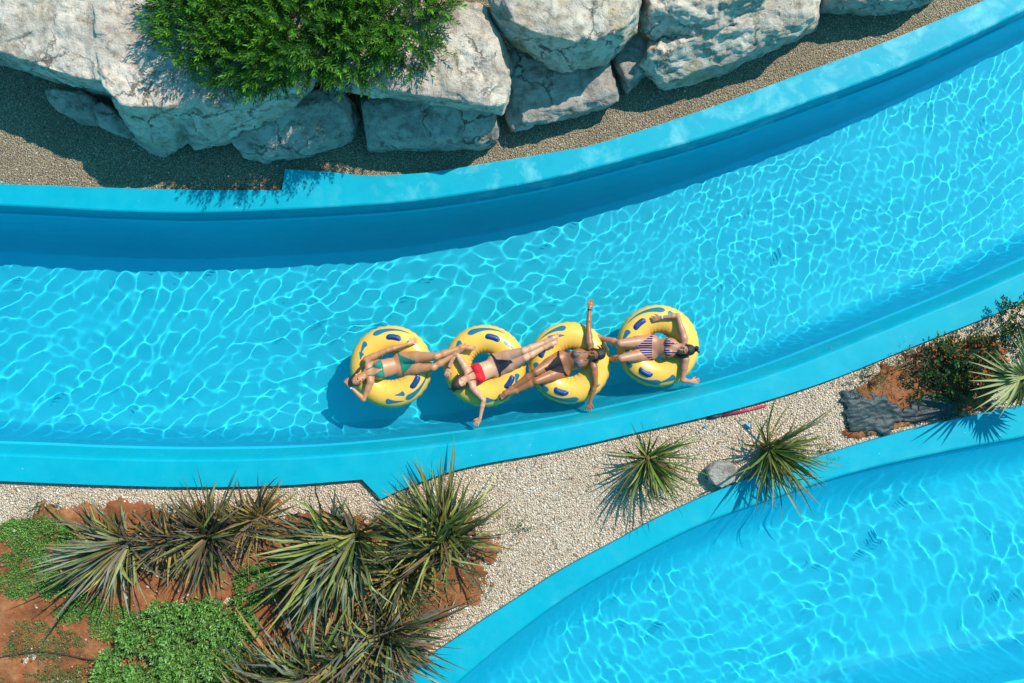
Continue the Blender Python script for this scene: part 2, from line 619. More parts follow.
E = 150
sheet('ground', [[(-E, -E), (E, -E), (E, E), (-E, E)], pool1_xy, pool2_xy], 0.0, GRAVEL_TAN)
isl = [tuple(p) for p in wpath(s1o, COP)] + [tuple(p) for p in wpath(n2o, COP)[::-1]] + [tuple(W(-420, 800)[:2])]
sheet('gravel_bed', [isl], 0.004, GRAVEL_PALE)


def inside(poly, x, y):
    """vectorised even-odd test"""
    P = np.asarray(poly)
    r = np.zeros(x.shape, bool)
    x1, y1 = P[:, 0], P[:, 1]
    x2, y2 = np.roll(x1, -1), np.roll(y1, -1)
    for a, b, c, d in zip(x1, y1, x2, y2):
        if b == d:
            continue
        cond = ((b > y) != (d > y)) & (x < (c - a) * (y - b) / (d - b) + a)
        r ^= cond
    return r


def poly_dist(poly, x, y):
    P = np.asarray(poly)
    Q = np.roll(P, -1, axis=0)
    best = np.full(x.shape, 1e9)
    for (a, b), (c, d) in zip(P, Q):
        dx, dy = c - a, d - b
        t = np.clip(((x - a) * dx + (y - b) * dy) / (dx * dx + dy * dy + 1e-12), 0, 1)
        best = np.minimum(best, np.hypot(x - a - t * dx, y - b - t * dy))
    return best


def set_col(o, cols, name='tint'):
    """per-vertex colours (surface tint of each pebble / leaf blade, not light)"""
    at = o.data.attributes.new(name, 'FLOAT_COLOR', 'POINT')
    c = np.ones((len(cols), 4), np.float32)
    c[:, :3] = cols
    at.data.foreach_set('color', c.ravel())


def tint_mat(name, rough=0.8, var_scale=30, var=0.25, spec=0.3, bump=0.0, trans=0.0):
    t = NT(name)
    a = t.attr('tint')
    n = t.noise(var_scale, 4)
    col = t.mix(1.0, a.outputs['Color'], t.ramp(n.outputs[0], [(0.25, 1 - var), (0.75, 1.0)]), 'MULTIPLY')
    t.set(Base_Color=col, Roughness=rough, Specular_IOR_Level=spec)
    if bump:
        t.set(Normal=t.bump(n.outputs[0], bump, 0.01))
    if trans:
        tr = t.n.new('ShaderNodeBsdfTranslucent')
        t.l.new(t.mix(1.0, col, (1.0, 1.0, 0.45), 'MULTIPLY'), tr.inputs['Color'])
        ms = t.n.new('ShaderNodeMixShader')
        ms.inputs[0].default_value = trans
        t.l.new(t.p.outputs[0], ms.inputs[1])
        t.l.new(tr.outputs[0], ms.inputs[2])
        t.l.new(ms.outputs[0], t.out.inputs['Surface'])
    return t.m


# icosahedron for pebbles
_ph = (1 + 5 ** 0.5) / 2
ICO_V = np.array([(-1, _ph, 0), (1, _ph, 0), (-1, -_ph, 0), (1, -_ph, 0), (0, -1, _ph), (0, 1, _ph), (0, -1, -_ph), (0, 1, -_ph), (_ph, 0, -1), (_ph, 0, 1), (-_ph, 0, -1), (-_ph, 0, 1)]) / math.hypot(1, _ph)
ICO_F = np.array([(0, 11, 5), (0, 5, 1), (0, 1, 7), (0, 7, 10), (0, 10, 11), (1, 5, 9), (5, 11, 4), (11, 10, 2), (10, 7, 6), (7, 1, 8), (3, 9, 4), (3, 4, 2), (3, 2, 6), (3, 6, 8), (3, 8, 9), (4, 9, 5), (2, 4, 11), (6, 2, 10), (8, 6, 7), (9, 8, 1)])


def pebbles(name, poly, n, r, pal, seed, z0=0.004, box=None, keep=None):
    rng = np.random.default_rng(seed)
    P = np.asarray(poly)
    x0, y0, x1, y1 = box
    x, y = rng.uniform(x0, x1, n * 4), rng.uniform(y0, y1, n * 4)
    ok = inside(poly, x, y)
    if keep is not None:
        ok &= keep(x, y)
    x, y = x[ok][:n], y[ok][:n]
    n = len(x)
    s = rng.uniform(r[0], r[1], (n, 1)) * np.array([[1, 1, 1]]) * rng.uniform(0.6, 1.25, (n, 3))
    s[:, 2] *= 0.6
    th = rng.uniform(0, 6.283, n)
    jit = 1 + rng.uniform(-0.22, 0.22, (n, 12, 1))
    V = ICO_V[None] * jit * s[:, None, :]
    c, sn = np.cos(th)[:, None], np.sin(th)[:, None]
    X = V[..., 0] * c - V[..., 1] * sn + x[:, None]
    Y = V[..., 0] * sn + V[..., 1] * c + y[:, None]
    Z = V[..., 2] + z0 + s[:, 2:3] * 0.35
    Vv = np.stack([X, Y, Z], -1).reshape(-1, 3)
    F = (ICO_F[None] + (np.arange(n) * 12)[:, None, None]).reshape(-1, 3)
    o = np_mesh(name, Vv, F, PEBBLE, smooth=False)
    pal = np.asarray(pal)
    cols = pal[rng.integers(0, len(pal), n)] * rng.uniform(0.75, 1.2, (n, 1))
    set_col(o, np.repeat(cols, 12, axis=0))
    tag(o, kind='stuff')
    return o


PEBBLE = tint_mat('pebble_stone', 0.85, 90, 0.3)

# ---------------- red soil of the planting bed, heaped a little and ragged at its edge
soil_px = [(-60, 530), (0, 532), (25, 522), (55, 508), (90, 500), (150, 506), (215, 503), (262, 510), (310, 512), (390, 514), (440, 512), (478, 524), (494, 548), (488, 582), (466, 604), (446, 622),
           (425, 645), (400, 668), (370, 712), (250, 860), (-60, 900)]
soil_xy = [tuple(W(x, y)[:2]) for x, y in soil_px]
soil2_px = [(846, 428), (838, 436), (858, 440), (900, 431), (945, 423), (985, 410), (1000, 392), (1004, 352), (985, 332), (958, 336), (928, 350), (900, 362), (862, 378), (850, 395)]
soil2_xy = [tuple(W(x, y)[:2]) for x, y in soil2_px]


def soil_mat():
    t = NT('red_soil')
    v = t.coord()
    a, b, c = t.noise(2.2, 5, 0.6, v), t.noise(14, 6, 0.7, v), t.noise(75, 4, 0.7, v)
    col = t.ramp(a.outputs[0], [(0.3, (0.15, 0.052, 0.022)), (0.5, (0.29, 0.10, 0.04)), (0.7, (0.37, 0.165, 0.08))])
    col = t.mix(t.ramp(b.outputs[0], [(0.45, 0.0), (0.7, 0.6)]), col, (0.12, 0.055, 0.03))
    col = t.mix(t.ramp(c.outputs[0], [(0.58, 0.0), (0.72, 0.7)]), col, (0.42, 0.27, 0.17))
    hh = t.mix(0.4, b.outputs[0], c.outputs[0])
    t.set(Base_Color=col, Roughness=0.95, Specular_IOR_Level=0.1, Normal=t.bump(hh, 0.9, 0.03))
    return t.m


SOIL = soil_mat()


def soil_patch(poly, cell, amp, seed, rise=0.25):
    P = np.asarray(poly)
    x0, y0 = P.min(0) - 0.1
    x1, y1 = P.max(0) + 0.1
    nx, ny = int((x1 - x0) / cell), int((y1 - y0) / cell)
    X, Y = np.meshgrid(np.linspace(x0, x1, nx), np.linspace(y0, y1, ny), indexing='ij')
    d = poly_dist(poly, X, Y) * np.where(inside(poly, X, Y), 1, -1)
    nz = np.array([noise.fractal(Vector((a * 3.1 + seed, b * 3.1, 0.3)), 0.9, 2.0, 5) for a, b in zip(X.ravel(), Y.ravel())]).reshape(X.shape)
    n2 = np.array([noise.fractal(Vector((a * 9 + seed, b * 9, 2.3)), 0.8, 2.0, 4) for a, b in zip(X.ravel(), Y.ravel())]).reshape(X.shape)
    Z = np.clip((d + nz * 0.11 + n2 * 0.05 - 0.01) * rise, -0.03, 0.03) + nz * amp + n2 * 0.010
    V = np.stack([X, Y, Z], -1).reshape(-1, 3)
    i, j = np.meshgrid(np.arange(nx - 1), np.arange(ny - 1), indexing='ij')
    q = (i * ny + j).ravel()
    F = np.stack([q, q + ny, q + ny + 1, q + 1], 1)
    F = F[V[F][:, :, 2].max(1) > -0.012]
    cx, cy_ = V[F][:, :, 0].mean(1), V[F][:, :, 1].mean(1)
    F = F[~(inside(pool2_xy, cx, cy_) | (poly_dist(pool2_xy, cx, cy_) < 0.06))]
    o = np_mesh('soil', V, F, SOIL)
    tag(o, kind='structure')
    return o


soil_patch(soil_xy, 0.03, 0.035, 1.0)
soil_patch(soil2_xy, 0.02, 0.03, 7.0, 0.35)

vx0, vy0 = W(-20, 700)[:2]
vx1, vy1 = W(1044, -20)[:2]
not_soil = lambda x, y: (~inside(soil_xy, x, y)) | (poly_dist(soil_xy, x, y) < 0.35 * np.random.default_rng(4).random(len(x)) ** 2.5)
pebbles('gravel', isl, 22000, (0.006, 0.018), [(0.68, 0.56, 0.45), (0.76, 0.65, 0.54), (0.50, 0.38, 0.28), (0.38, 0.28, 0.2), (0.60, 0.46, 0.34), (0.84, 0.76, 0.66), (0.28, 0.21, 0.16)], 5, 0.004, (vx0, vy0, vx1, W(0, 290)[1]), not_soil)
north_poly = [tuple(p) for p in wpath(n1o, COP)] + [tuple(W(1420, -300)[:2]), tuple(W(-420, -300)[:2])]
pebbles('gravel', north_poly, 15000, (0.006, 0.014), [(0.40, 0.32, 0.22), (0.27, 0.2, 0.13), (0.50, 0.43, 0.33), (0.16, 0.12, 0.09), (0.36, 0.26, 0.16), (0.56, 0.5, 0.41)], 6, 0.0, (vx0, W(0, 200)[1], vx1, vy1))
# clods and stones on the soil
in_pool2 = lambda x, y: ~(inside(pool2_xy, x, y) | (poly_dist(pool2_xy, x, y) < 0.06))
pebbles('clods', soil_xy, 900, (0.008, 0.03), [(0.26, 0.10, 0.045), (0.2, 0.08, 0.035), (0.34, 0.16, 0.08), (0.5, 0.42, 0.35)], 9, 0.03, (vx0, vy0, W(530, 0)[0], W(0, 495)[1]), in_pool2)


# ------------------------------------------------------------------ boulders
def rock_mat(name, base, warm, ochre_amt, seed):
    t = NT(name)
    v = t.coord()
    off = t.n.new('ShaderNodeVectorMath'); off.operation = 'ADD'
    t.l.new(v, off.inputs[0]); off.inputs[1].default_value = (seed, seed * 0.7, seed * 1.3)
    v = off.outputs[0]
    a = t.noise(1.4, 5, 0.6, v, 0.3)
    b = t.noise(6.5, 7, 0.68, v, 0.2)
    c = t.noise(38, 5, 0.7, v)
    d = tuple(x * 0.6 for x in base)
    l = tuple(min(0.75, x * 1.18) for x in base)
    col = t.ramp(a.outputs[0], [(0.3, d), (0.55, base), (0.75, l)])
    col = t.mix(t.ramp(b.outputs[0], [(0.35, 0.75), (0.52, 0.0)]), col, tuple(x * 0.5 for x in warm))
    o = t.noise(2.1, 4, 0.6, v)
    o2 = t.math('MULTIPLY', t.ramp(o.outputs[0], [(0.53, 0.0), (0.66, 1.0)]), t.ramp(b.outputs[0], [(0.4, 0.0), (0.6, 1.0)]))
    col = t.mix(t.math('MULTIPLY', o2, ochre_amt), col, (0.46, 0.31, 0.13))
    # pale encrustation and dark pits
    col = t.mix(t.ramp(c.outputs[0], [(0.60, 0.0), (0.72, 0.6)]), col, (0.62, 0.60, 0.56))
    pit = t.voro(13, 'F1', v)
    pm = t.math('MULTIPLY', t.ramp(pit.outputs['Distance'], [(0.10, 1.0), (0.2, 0.0)]), t.ramp(b.outputs[0], [(0.5, 0.0), (0.6, 1.0)]))
    col = t.mix(t.math('MULTIPLY', pm, 0.7), col, (0.10, 0.085, 0.07))
    # cracks
    cr = t.voro(1.5, 'DISTANCE_TO_EDGE', None)
    wv = t.n.new('ShaderNodeVectorMath'); wv.operation = 'MULTIPLY_ADD'
    t.l.new(b.outputs['Color'], wv.inputs[0]); wv.inputs[1].default_value = (0.35,) * 3
    t.l.new(v, wv.inputs[2])
    t.l.new(wv.outputs[0], cr.inputs['Vector'])
    cm = t.ramp(cr.outputs['Distance'], [(0.0, 1.0), (0.022, 0.0)])
    cm = t.math('MULTIPLY', cm, t.ramp(a.outputs[0], [(0.45, 0.0), (0.6, 1.0)]))
    col = t.mix(t.math('MULTIPLY', cm, 0.75), col, (0.08, 0.07, 0.06))
    h = t.mix(0.5, b.outputs[0], c.outputs[0])
    h = t.math('SUBTRACT', h, t.math('MULTIPLY', cm, 0.5))
    t.set(Base_Color=col, Roughness=0.9, Specular_IOR_Level=0.2, Normal=t.bump(h, 1.0, 0.05))
    return t.m


ROCKS = [rock_mat('limestone', (0.62, 0.54, 0.465), (0.36, 0.27, 0.18), 0.35, 0.0), rock_mat('ochre_limestone', (0.61, 0.53, 0.45), (0.36, 0.27, 0.18), 0.9, 7.3),
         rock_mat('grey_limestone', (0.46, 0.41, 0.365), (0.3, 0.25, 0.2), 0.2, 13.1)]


def ch(top, z, base=None, zb=-0.15, grow=1.03):
    """one convex block: its rim in the photo at height z (number or list) and its foot at zb"""
    zs = z if hasattr(z, '__len__') else [z] * len(top)
    T = [W(x, y, q) for (x, y), q in zip(top, zs)]
    if base is None:
        c = sum(T, Vector()) / len(T)
        B = [Vector((c.x + (p.x - c.x) * grow, c.y + (p.y - c.y) * grow, zb)) for p in T]
    else:
        B = [W(x, y, zb) for x, y in base]
    return T + B


def boulder(chunks, mat, seed, label, voxel=0.024, rough=0.045, group='boulders stacked above the channel', name='boulder', cuts=18, facet=0.19):
    rnd = random.Random(seed)
    bm = bmesh.new()
    for pts in chunks:
        b2 = bmesh.new()
        for p in pts:
            b2.verts.new(p)
        bmesh.ops.convex_hull(b2, input=b2.verts)
        inner = [v for v in b2.verts if not v.link_faces]
        bmesh.ops.delete(b2, geom=inner, context='VERTS')
        # knock corners off with random planes
        c = sum((v.co for v in b2.verts), Vector()) / len(b2.verts)
        ext = max((v.co - c).length for v in b2.verts)
        for _ in range(cuts):
            nrm = Vector((rnd.gauss(0, 1), rnd.gauss(0, 1), rnd.gauss(0.35, 0.6))).normalized()
            far = max((v.co - c).dot(nrm) for v in b2.verts)
            pl = c + nrm * (far - rnd.uniform(0.02, 0.115) * min(ext, 1.0))
            r = bmesh.ops.bisect_plane(b2, geom=list(b2.verts) + list(b2.edges) + list(b2.faces), plane_co=pl, plane_no=nrm, clear_outer=True)
            ed = [g for g in r['geom_cut'] if isinstance(g, bmesh.types.BMEdge)]
            if ed:
                bmesh.ops.contextual_create(b2, geom=ed)
        me = bpy.data.meshes.new('tmp'); b2.to_mesh(me); b2.free()
        bm.from_mesh(me); bpy.data.meshes.remove(me)
    bmesh.ops.triangulate(bm, faces=bm.faces)
    bmesh.ops.recalc_face_normals(bm, faces=bm.faces)
    me = bpy.data.meshes.new(name); bm.to_mesh(me); bm.free()
    o = bpy.data.objects.new(name, me); C.objects.link(o)
    md = o.modifiers.new('r', 'REMESH'); md.mode = 'VOXEL'; md.voxel_size = voxel
    dg = bpy.context.evaluated_depsgraph_get()
    me2 = bpy.data.meshes.new_from_object(o.evaluated_get(dg))
    o.modifiers.clear(); o.data = me2; me2.name = name
    bpy.data.meshes.remove(me)
    n = len(me2.vertices)
    co = np.empty(n * 3, np.float32); me2.vertices.foreach_get('co', co); co = co.reshape(-1, 3)
    no = np.empty(n * 3, np.float32); me2.vertices.foreach_get('normal', no); no = no.reshape(-1, 3)
    sd = Vector((seed * 3.7, seed * 1.9, seed * 2.3))
    d = np.empty(n, np.float32)
    for i in range(n):
        p = Vector(co[i]) + sd
        q = Vector((p.x, p.y, p.z * 2.1))
        w = noise.noise(p * 1.3)
        a = noise.fractal(q * 2.2, 1.0, 2.1, 4)
        r = 1 - abs(noise.noise(q * 4.0 + Vector((w, w, w)))) * 2
        f = noise.fractal(p * 11, 0.9, 2.0, 3)
        cell = noise.cell(Vector((q.x * 3 + w, q.y * 3 + w, q.z * 3 + a)))
        d[i] = a * 1.0 + r * 0.35 + f * 0.35 + (cell - 0.5) * 0.45
    co2 = co + no * (d * rough * 0.85)[:, None]
    me2.vertices.foreach_set('co', co2.ravel())
    me2.update()
    # broken stone: collapse to chisel-sized planes, then roughen those planes finely
    area = sum(f.area for f in me2.polygons)
    o.data = me2
    md = o.modifiers.new('d', 'DECIMATE')
    nf = len(me2.polygons) * 2
    md.ratio = min(1.0, max(140, area / (facet * facet * 0.43)) / nf)
    dg = bpy.context.evaluated_depsgraph_get()
    me3 = bpy.data.meshes.new_from_object(o.evaluated_get(dg))
    o.modifiers.clear(); o.data = me3; me3.name = name
    bpy.data.meshes.remove(me2)
    bm = bmesh.new(); bm.from_mesh(me3)
    bmesh.ops.triangulate(bm, faces=bm.faces)
    bmesh.ops.subdivide_edges(bm, edges=bm.edges, cuts=6, use_grid_fill=True)
    bm.normal_update()
    for v in bm.verts:
        p = v.co + sd
        q = Vector((p.x, p.y, p.z * 1.8))
        v.co += v.normal * (rough * (0.40 * noise.fractal(q * 9, 0.8, 2.2, 5) + 0.22 * (1 - abs(noise.noise(q * 6)) * 2)))
    bm.to_mesh(me3); bm.free()
    me3.materials.clear(); me3.materials.append(mat)
    me3.polygons.foreach_set('use_smooth', np.ones(len(me3.polygons), bool))
    me3.update()
    tag(o, label, 'boulder', group)
    return o


boulder([ch([(-60, -90), (150, -90), (170, 20), (150, 70), (103, 84), (60, 72), (30, 54), (0, 43), (-60, 34)], [1.2, 1.3, 1.35, 1.35, 1.3, 1.15, 1.1, 1.1, 1.1]),
         ch([(90, -60), (240, -60), (215, 60), (198, 98), (172, 110), (120, 106), (100, 84)], 1.36),
         ch([(112, 92), (178, 96), (183, 150), (165, 150), (140, 134)], [1.34, 1.3, 0.5, 0.45, 0.8], [(112, 108), (180, 152), (160, 158), (135, 140), (185, 110)], -0.1),
         ch([(172, -60), (335, -60), (322, 52), (312, 80), (232, 101), (198, 113), (178, 80)], 1.3, [(172, 100), (182, 150), (222, 152), (265, 136), (300, 112), (318, 80), (325, 0), (180, 0)], 0.1)],
        ROCKS[0], 1, 'huge flat pale boulder filling the corner beside the bush, shaded by its sprigs', 0.027)
boulder([ch([(38, 92), (62, 88), (88, 94), (96, 106), (94, 118), (72, 116), (48, 106)], 0.45)], ROCKS[2], 2,
        'small shaded rock tucked under the overhang of the huge flat boulder', 0.025)
boulder([ch([(100, 98), (125, 118), (135, 134), (118, 134), (98, 124), (88, 108)], 0.35)], ROCKS[2], 12, 'low shaded rock wedged beside the small rock under the overhang', 0.025)
boulder([ch([(224, 138), (262, 102), (336, 80), (356, 116), (346, 134), (300, 153), (262, 159), (236, 152)], [0.5, 0.62, 0.7, 0.52, 0.42, 0.36, 0.32, 0.36])], ROCKS[2], 3,
        'low dark wedge of rock lying in shade between the two pale slabs')
boulder([ch([(395, 30), (440, 4), (488, 2), (503, 40), (511, 92), (512, 111), (425, 96), (370, 85), (334, 70), (345, 48)], [1.3, 1.3, 1.3, 1.3, 1.25, 1.2, 1.2, 1.25, 1.25, 1.3],
            [(331, 82), (338, 99), (420, 109), (506, 118), (510, 60), (490, 15), (400, 25)], 0.55)], ROCKS[0], 4,
        'pale wedge boulder with a flat grainy top, pointing away from the bush', 0.023)
boulder([ch([(358, 88), (382, 80), (440, 86), (500, 102), (505, 131), (484, 142), (440, 137), (380, 145), (365, 144)], [0.62, 0.66, 0.66, 0.62, 0.5, 0.42, 0.46, 0.42, 0.42])], ROCKS[2], 5,
        'long shaded block under the pale wedge boulder')
boulder([ch([(487, 6), (498, -60), (640, -60), (641, 10), (627, 28), (607, 35), (586, 28), (574, 38), (527, 28), (497, 18)], [1.55, 1.6, 1.6, 1.6, 1.55, 1.55, 1.6, 1.55, 1.55, 1.55],
            [(495, 28), (518, 52), (556, 72), (578, 77), (600, 69), (632, 40), (642, -20), (500, -40)], 0.65)], ROCKS[1], 6,
        'rounded boulder with ochre stains and fine cracks across its sunlit top', 0.022, 0.048)
boulder([ch([(498, 84), (510, 40), (610, 36), (622, 78), (622, 100), (600, 104), (545, 111), (515, 130), (499, 128)], [0.52, 0.55, 0.55, 0.5, 0.46, 0.48, 0.5, 0.4, 0.38],
            [(498, 134), (520, 130), (550, 114), (602, 110), (620, 102), (615, 60), (510, 60)], -0.15)], ROCKS[2], 7,
        'broad low slab with one sunlit streak below the ochre stained boulder')
boulder([ch([(643, -60), (772, -60), (768, 0), (740, 14), (690, 22), (648, 8)], [1.4, 1.4, 1.3, 1.2, 1.15, 1.3],
            [(641, 24), (654, 46), (690, 52), (726, 44), (762, 14), (765, -40), (645, -40)], 0.6)], ROCKS[0], 8,
        'craggy white boulder with broken lit and shaded patches, beside the ochre stained boulder', 0.022, 0.075)
boulder([ch([(640, 52), (690, 40), (758, 0), (790, -30), (815, -20), (815, 14), (800, 32), (740, 56), (692, 80), (665, 86), (640, 66)], [0.85, 0.95, 1.0, 1.0, 0.95, 0.85, 0.7, 0.55, 0.4, 0.4, 0.6],
            [(630, 64), (664, 92), (696, 86), (762, 56), (818, 30), (815, -40), (700, 0)], -0.15)], ROCKS[1], 9,
        'long tilted slab with a brown stain, its lit edge along the tan gravel', 0.022, 0.052)
boulder([ch([(815, -60), (940, -60), (932, -8), (905, 0), (862, 4), (818, 0)], [0.75, 0.75, 0.65, 0.6, 0.6, 0.65], [(813, 16), (868, 20), (905, 14), (934, 4), (940, -60), (815, -60)], -0.15)], ROCKS[2], 10,
        'end boulder of the row, mostly cut by the photo edge, near the bleached coping', 0.023)
boulder([ch([(612, 20), (650, 10), (652, 60), (630, 85), (615, 60)], [0.5] * 5)], ROCKS[2], 13, 'dark rock deep in the gap between the ochre boulder and the white one')
boulder([ch([(318, -20), (420, -30), (395, 40), (345, 62), (325, 40)], [0.95] * 5)], ROCKS[0], 14, 'rock half hidden under the bush between the huge flat boulder and the pale wedge')
# lone stone on the island
boulder([ch([(708, 470), (716, 464), (730, 463), (738, 470), (735, 482), (722, 487), (711, 482)], [0.2, 0.24, 0.24, 0.2, 0.16, 0.16, 0.18], None, -0.05)], ROCKS[2], 11,
        'lone grey stone on the pale gravel beside the spiky plant', 0.012, 0.012, None, 'stone', 6, 0.08)
# ------------------------------------------------------------------ plants
LEAF = tint_mat('sword_leaf', 0.5, 24, 0.35, 0.4, 0.0, 0.22)
SPRIG = tint_mat('sprig_leaf', 0.6, 10, 0.2, 0.3, 0.0, 0.3)
WOOD = simple('plant_stem', (0.13, 0.085, 0.05), 0.85, 0.35, 40, 0.5, 0.2)


class Blades:
    def __init__(self):
        self.V, self.F, self.C, self.n = [], [], [], 0

    def blade(self, base, az, el, L, w, droop, col, tip=None, fold=0.35, roll=0.0, seg=6, prof=0.35, kink=0.0, side=0.0):
        """a sword leaf: leaves base at elevation el, bends down by droop along its length"""
        p = np.array(base, float)
        step = L / seg
        cols0 = np.array(col); colt = np.array(tip if tip is not None else col)
        a, e = az, el
        rows = []
        for k in range(seg + 1):
            t = k / seg
            d = np.array([math.cos(e) * math.cos(a), math.cos(e) * math.sin(a), math.sin(e)])
            s = np.array([-math.sin(a), math.cos(a), 0.0])
            u = np.cross(s, d) * -1
            s = s * math.cos(roll) + u * math.sin(roll)
            u = np.cross(d, s)
            ww = w * (min(1.0, 0.45 + t / prof * 0.55) if t < prof else (1 - ((t - prof) / (1 - prof)) ** 1.7)) * 0.5
            ww = max(ww, 0.0008)
            rows.append((p - s * ww + u * ww * fold, p - u * ww * fold * 0.6, p + s * ww + u * ww * fold))
            c = cols0 * (1 - t ** 2.2) + colt * t ** 2.2
            self.C += [c, c * 0.93, c]
            p = p + d * step
            e -= droop / seg * (0.4 + 1.2 * t)
            a += side / seg
            if kink and k == int(seg * 0.55):
                e -= kink
        for r in rows:
            self.V += list(r)
        for k in range(seg):
            b = self.n + k * 3
            self.F += [(b, b + 1, b + 4, b + 3), (b + 1, b + 2, b + 5, b + 4)]
        self.n += (seg + 1) * 3

    def leaf(self, p, d, nrm, L, w, col):
        """one small pointed leaf: a diamond folded on its rib"""
        d = np.asarray(d); s = np.cross(d, nrm); s /= (np.linalg.norm(s) + 1e-9)
        p = np.asarray(p)
        self.V += [p, p + d * L * 0.45 + s * w / 2, p + d * L, p + d * L * 0.45 - s * w / 2]
        self.F.append((self.n, self.n + 1, self.n + 2, self.n + 3))
        self.C += [np.asarray(col)] * 4
        self.n += 4

    def build(self, name, mat, parent=None, smooth=True):
        o = np_mesh(name, np.array(self.V), np.array(self.F), mat, parent, smooth)
        set_col(o, np.array(self.C))
        return o


def stem_mesh(pts, radii, sides=8):
    V, F = [], []
    for (p, r) in zip(pts, radii):
        for k in range(sides):
            a = 2 * math.pi * k / sides
            V.append((p[0] + r * math.cos(a), p[1] + r * math.sin(a), p[2]))
    for i in range(len(pts) - 1):
        for k in range(sides):
            a, b = i * sides + k, i * sides + (k + 1) % sides
            F.append((a, b, b + sides, a + sides))
    F.append(tuple(reversed(range(sides)))); F.append(tuple((len(pts) - 1) * sides + k for k in range(sides)))
    return V, F


def tube_pts(path, r0, r1, sides=6):
    V, F = [], []
    n = len(path)
    P = [Vector(p) for p in path]
    for i, p in enumerate(P):
        d = (P[min(i + 1, n - 1)] - P[max(i - 1, 0)]).normalized()
        a = d.orthogonal().normalized(); b = d.cross(a)
        r = r0 + (r1 - r0) * i / max(1, n - 1)
        for k in range(sides):
            t = 2 * math.pi * k / sides
            V.append(p + a * (r * math.cos(t)) + b * (r * math.sin(t)))
    for i in range(n - 1):
        for k in range(sides):
            x, y = i * sides + k, i * sides + (k + 1) % sides
            F.append((x, y, y + sides, x + sides))
    F.append(tuple(reversed(range(sides)))); F.append(tuple((n - 1) * sides + k for k in range(sides)))
    return V, F


GREENS = [(0.10, 0.135, 0.028), (0.15, 0.175, 0.035), (0.065, 0.095, 0.025), (0.21, 0.215, 0.06), (0.10, 0.11, 0.05), (0.045, 0.05, 0.025), (0.08, 0.055, 0.035)]
BRONZE = [(0.075, 0.05, 0.045), (0.11, 0.08, 0.05), (0.055, 0.045, 0.035), (0.13, 0.115, 0.045), (0.09, 0.10, 0.04)]
GREYG = [(0.13, 0.155, 0.12), (0.17, 0.18, 0.10), (0.10, 0.12, 0.075), (0.13, 0.11, 0.10), (0.20, 0.20, 0.08)]
DRY = [(0.34, 0.235, 0.06), (0.40, 0.28, 0.09), (0.24, 0.15, 0.06)]


def flax(name, px, fans, pal, label, cat, seed, n=70, L=(0.55, 0.95), w=0.045, dry=0.1, group=None, els=(0.1, 1.2), z0=0.03, bias=None, droop=(0.3, 1.0), stemh=0.12, fol='foliage'):
    """clump of sword leaves growing in a few fans; bias = (azimuth, strength): more and longer leaves that way"""
    rnd = random.Random(seed)
    root = empty(name, W(px[0], px[1], z0))
    tag(root, label, cat, group)
    B = Blades()
    sv, sf = [], []
    for fi, (fx, fy, share) in enumerate(fans):
        c = W(fx, fy, z0) - Vector(root.location)
        for k in range(int(n * share * 2.1)):
            az = rnd.uniform(0, 2 * math.pi)
            ln = rnd.uniform(*L) * rnd.choice((1.0, 1.2, 1.4))
            if bias:
                q = math.cos(az - bias[0])
                if rnd.random() > 0.62 + 0.38 * q:
                    az = bias[0] + rnd.gauss(0, 0.8)
                    q = math.cos(az - bias[0])
                ln *= 1 + bias[1] * q
            el = rnd.uniform(*els) if rnd.random() < 0.75 else rnd.uniform(0.8, 1.45)
            col = np.array(rnd.choice(pal)) * rnd.uniform(0.9, 2.3)
            tip = col * 0.8 + np.array((0.07, 0.05, 0.02)) * rnd.random()
            if rnd.random() < dry * 1.7:
                col = np.array(rnd.choice(DRY)) * rnd.uniform(0.7, 1.15); tip = col * 0.8
            r0 = rnd.uniform(0.0, 0.05)
            base = (c.x + r0 * math.cos(az), c.y + r0 * math.sin(az), rnd.uniform(0.02, stemh))
            B.blade(base, az + rnd.gauss(0, 0.15), el, ln, w * rnd.uniform(0.65, 1.25), rnd.uniform(*droop) * (0.6 + 0.5 * (el > 0.7)), col, tip, rnd.uniform(0.15, 0.5),
                    rnd.gauss(0, 0.55), 7, rnd.uniform(0.3, 0.5), rnd.uniform(0.5, 1.3) if rnd.random() < 0.24 else 0, rnd.gauss(0, 0.25))
        v, f = stem_mesh([(c.x, c.y, -0.08), (c.x, c.y, 0.05), (c.x, c.y, stemh)], (0.075, 0.065, 0.03), 9)
        pyd('stem', v, f, WOOD, root)
    B.build(fol, LEAF, root)
    return root


FG = 'sword leaved clumps crowded in the red soil bed'
flax('flax_plant', (130, 545), [(132, 540, 0.6), (120, 548, 0.4)], GREYG + GREENS[2:4] + BRONZE[:2], 'grey green sword leaved clump nearest the corner with long leaves sweeping over red soil', 'plant', 31, 110, (0.42, 0.8), 0.042, 0.12, FG, (0.05, 1.0), bias=(R(205), 0.32), droop=(0.2, 0.8))
flax('flax_plant', (212, 533), [(214, 532, 0.75), (205, 540, 0.25)], BRONZE + GREENS[2:3], 'dark bronze star shaped clump beside the grey green one', 'plant', 32, 110, (0.45, 0.78), 0.036, 0.08, FG, (0.1, 1.2), droop=(0.1, 0.7))
flax('flax_plant', (352, 535), [(358, 532, 0.45), (335, 540, 0.3), (352, 550, 0.25)], GREENS + GREYG[:3], 'broad green clump below the notch in the blue coping', 'plant', 33, 150, (0.55, 1.05), 0.052, 0.06, FG, (0.1, 1.2), bias=(R(225), 0.2), droop=(0.2, 0.9))
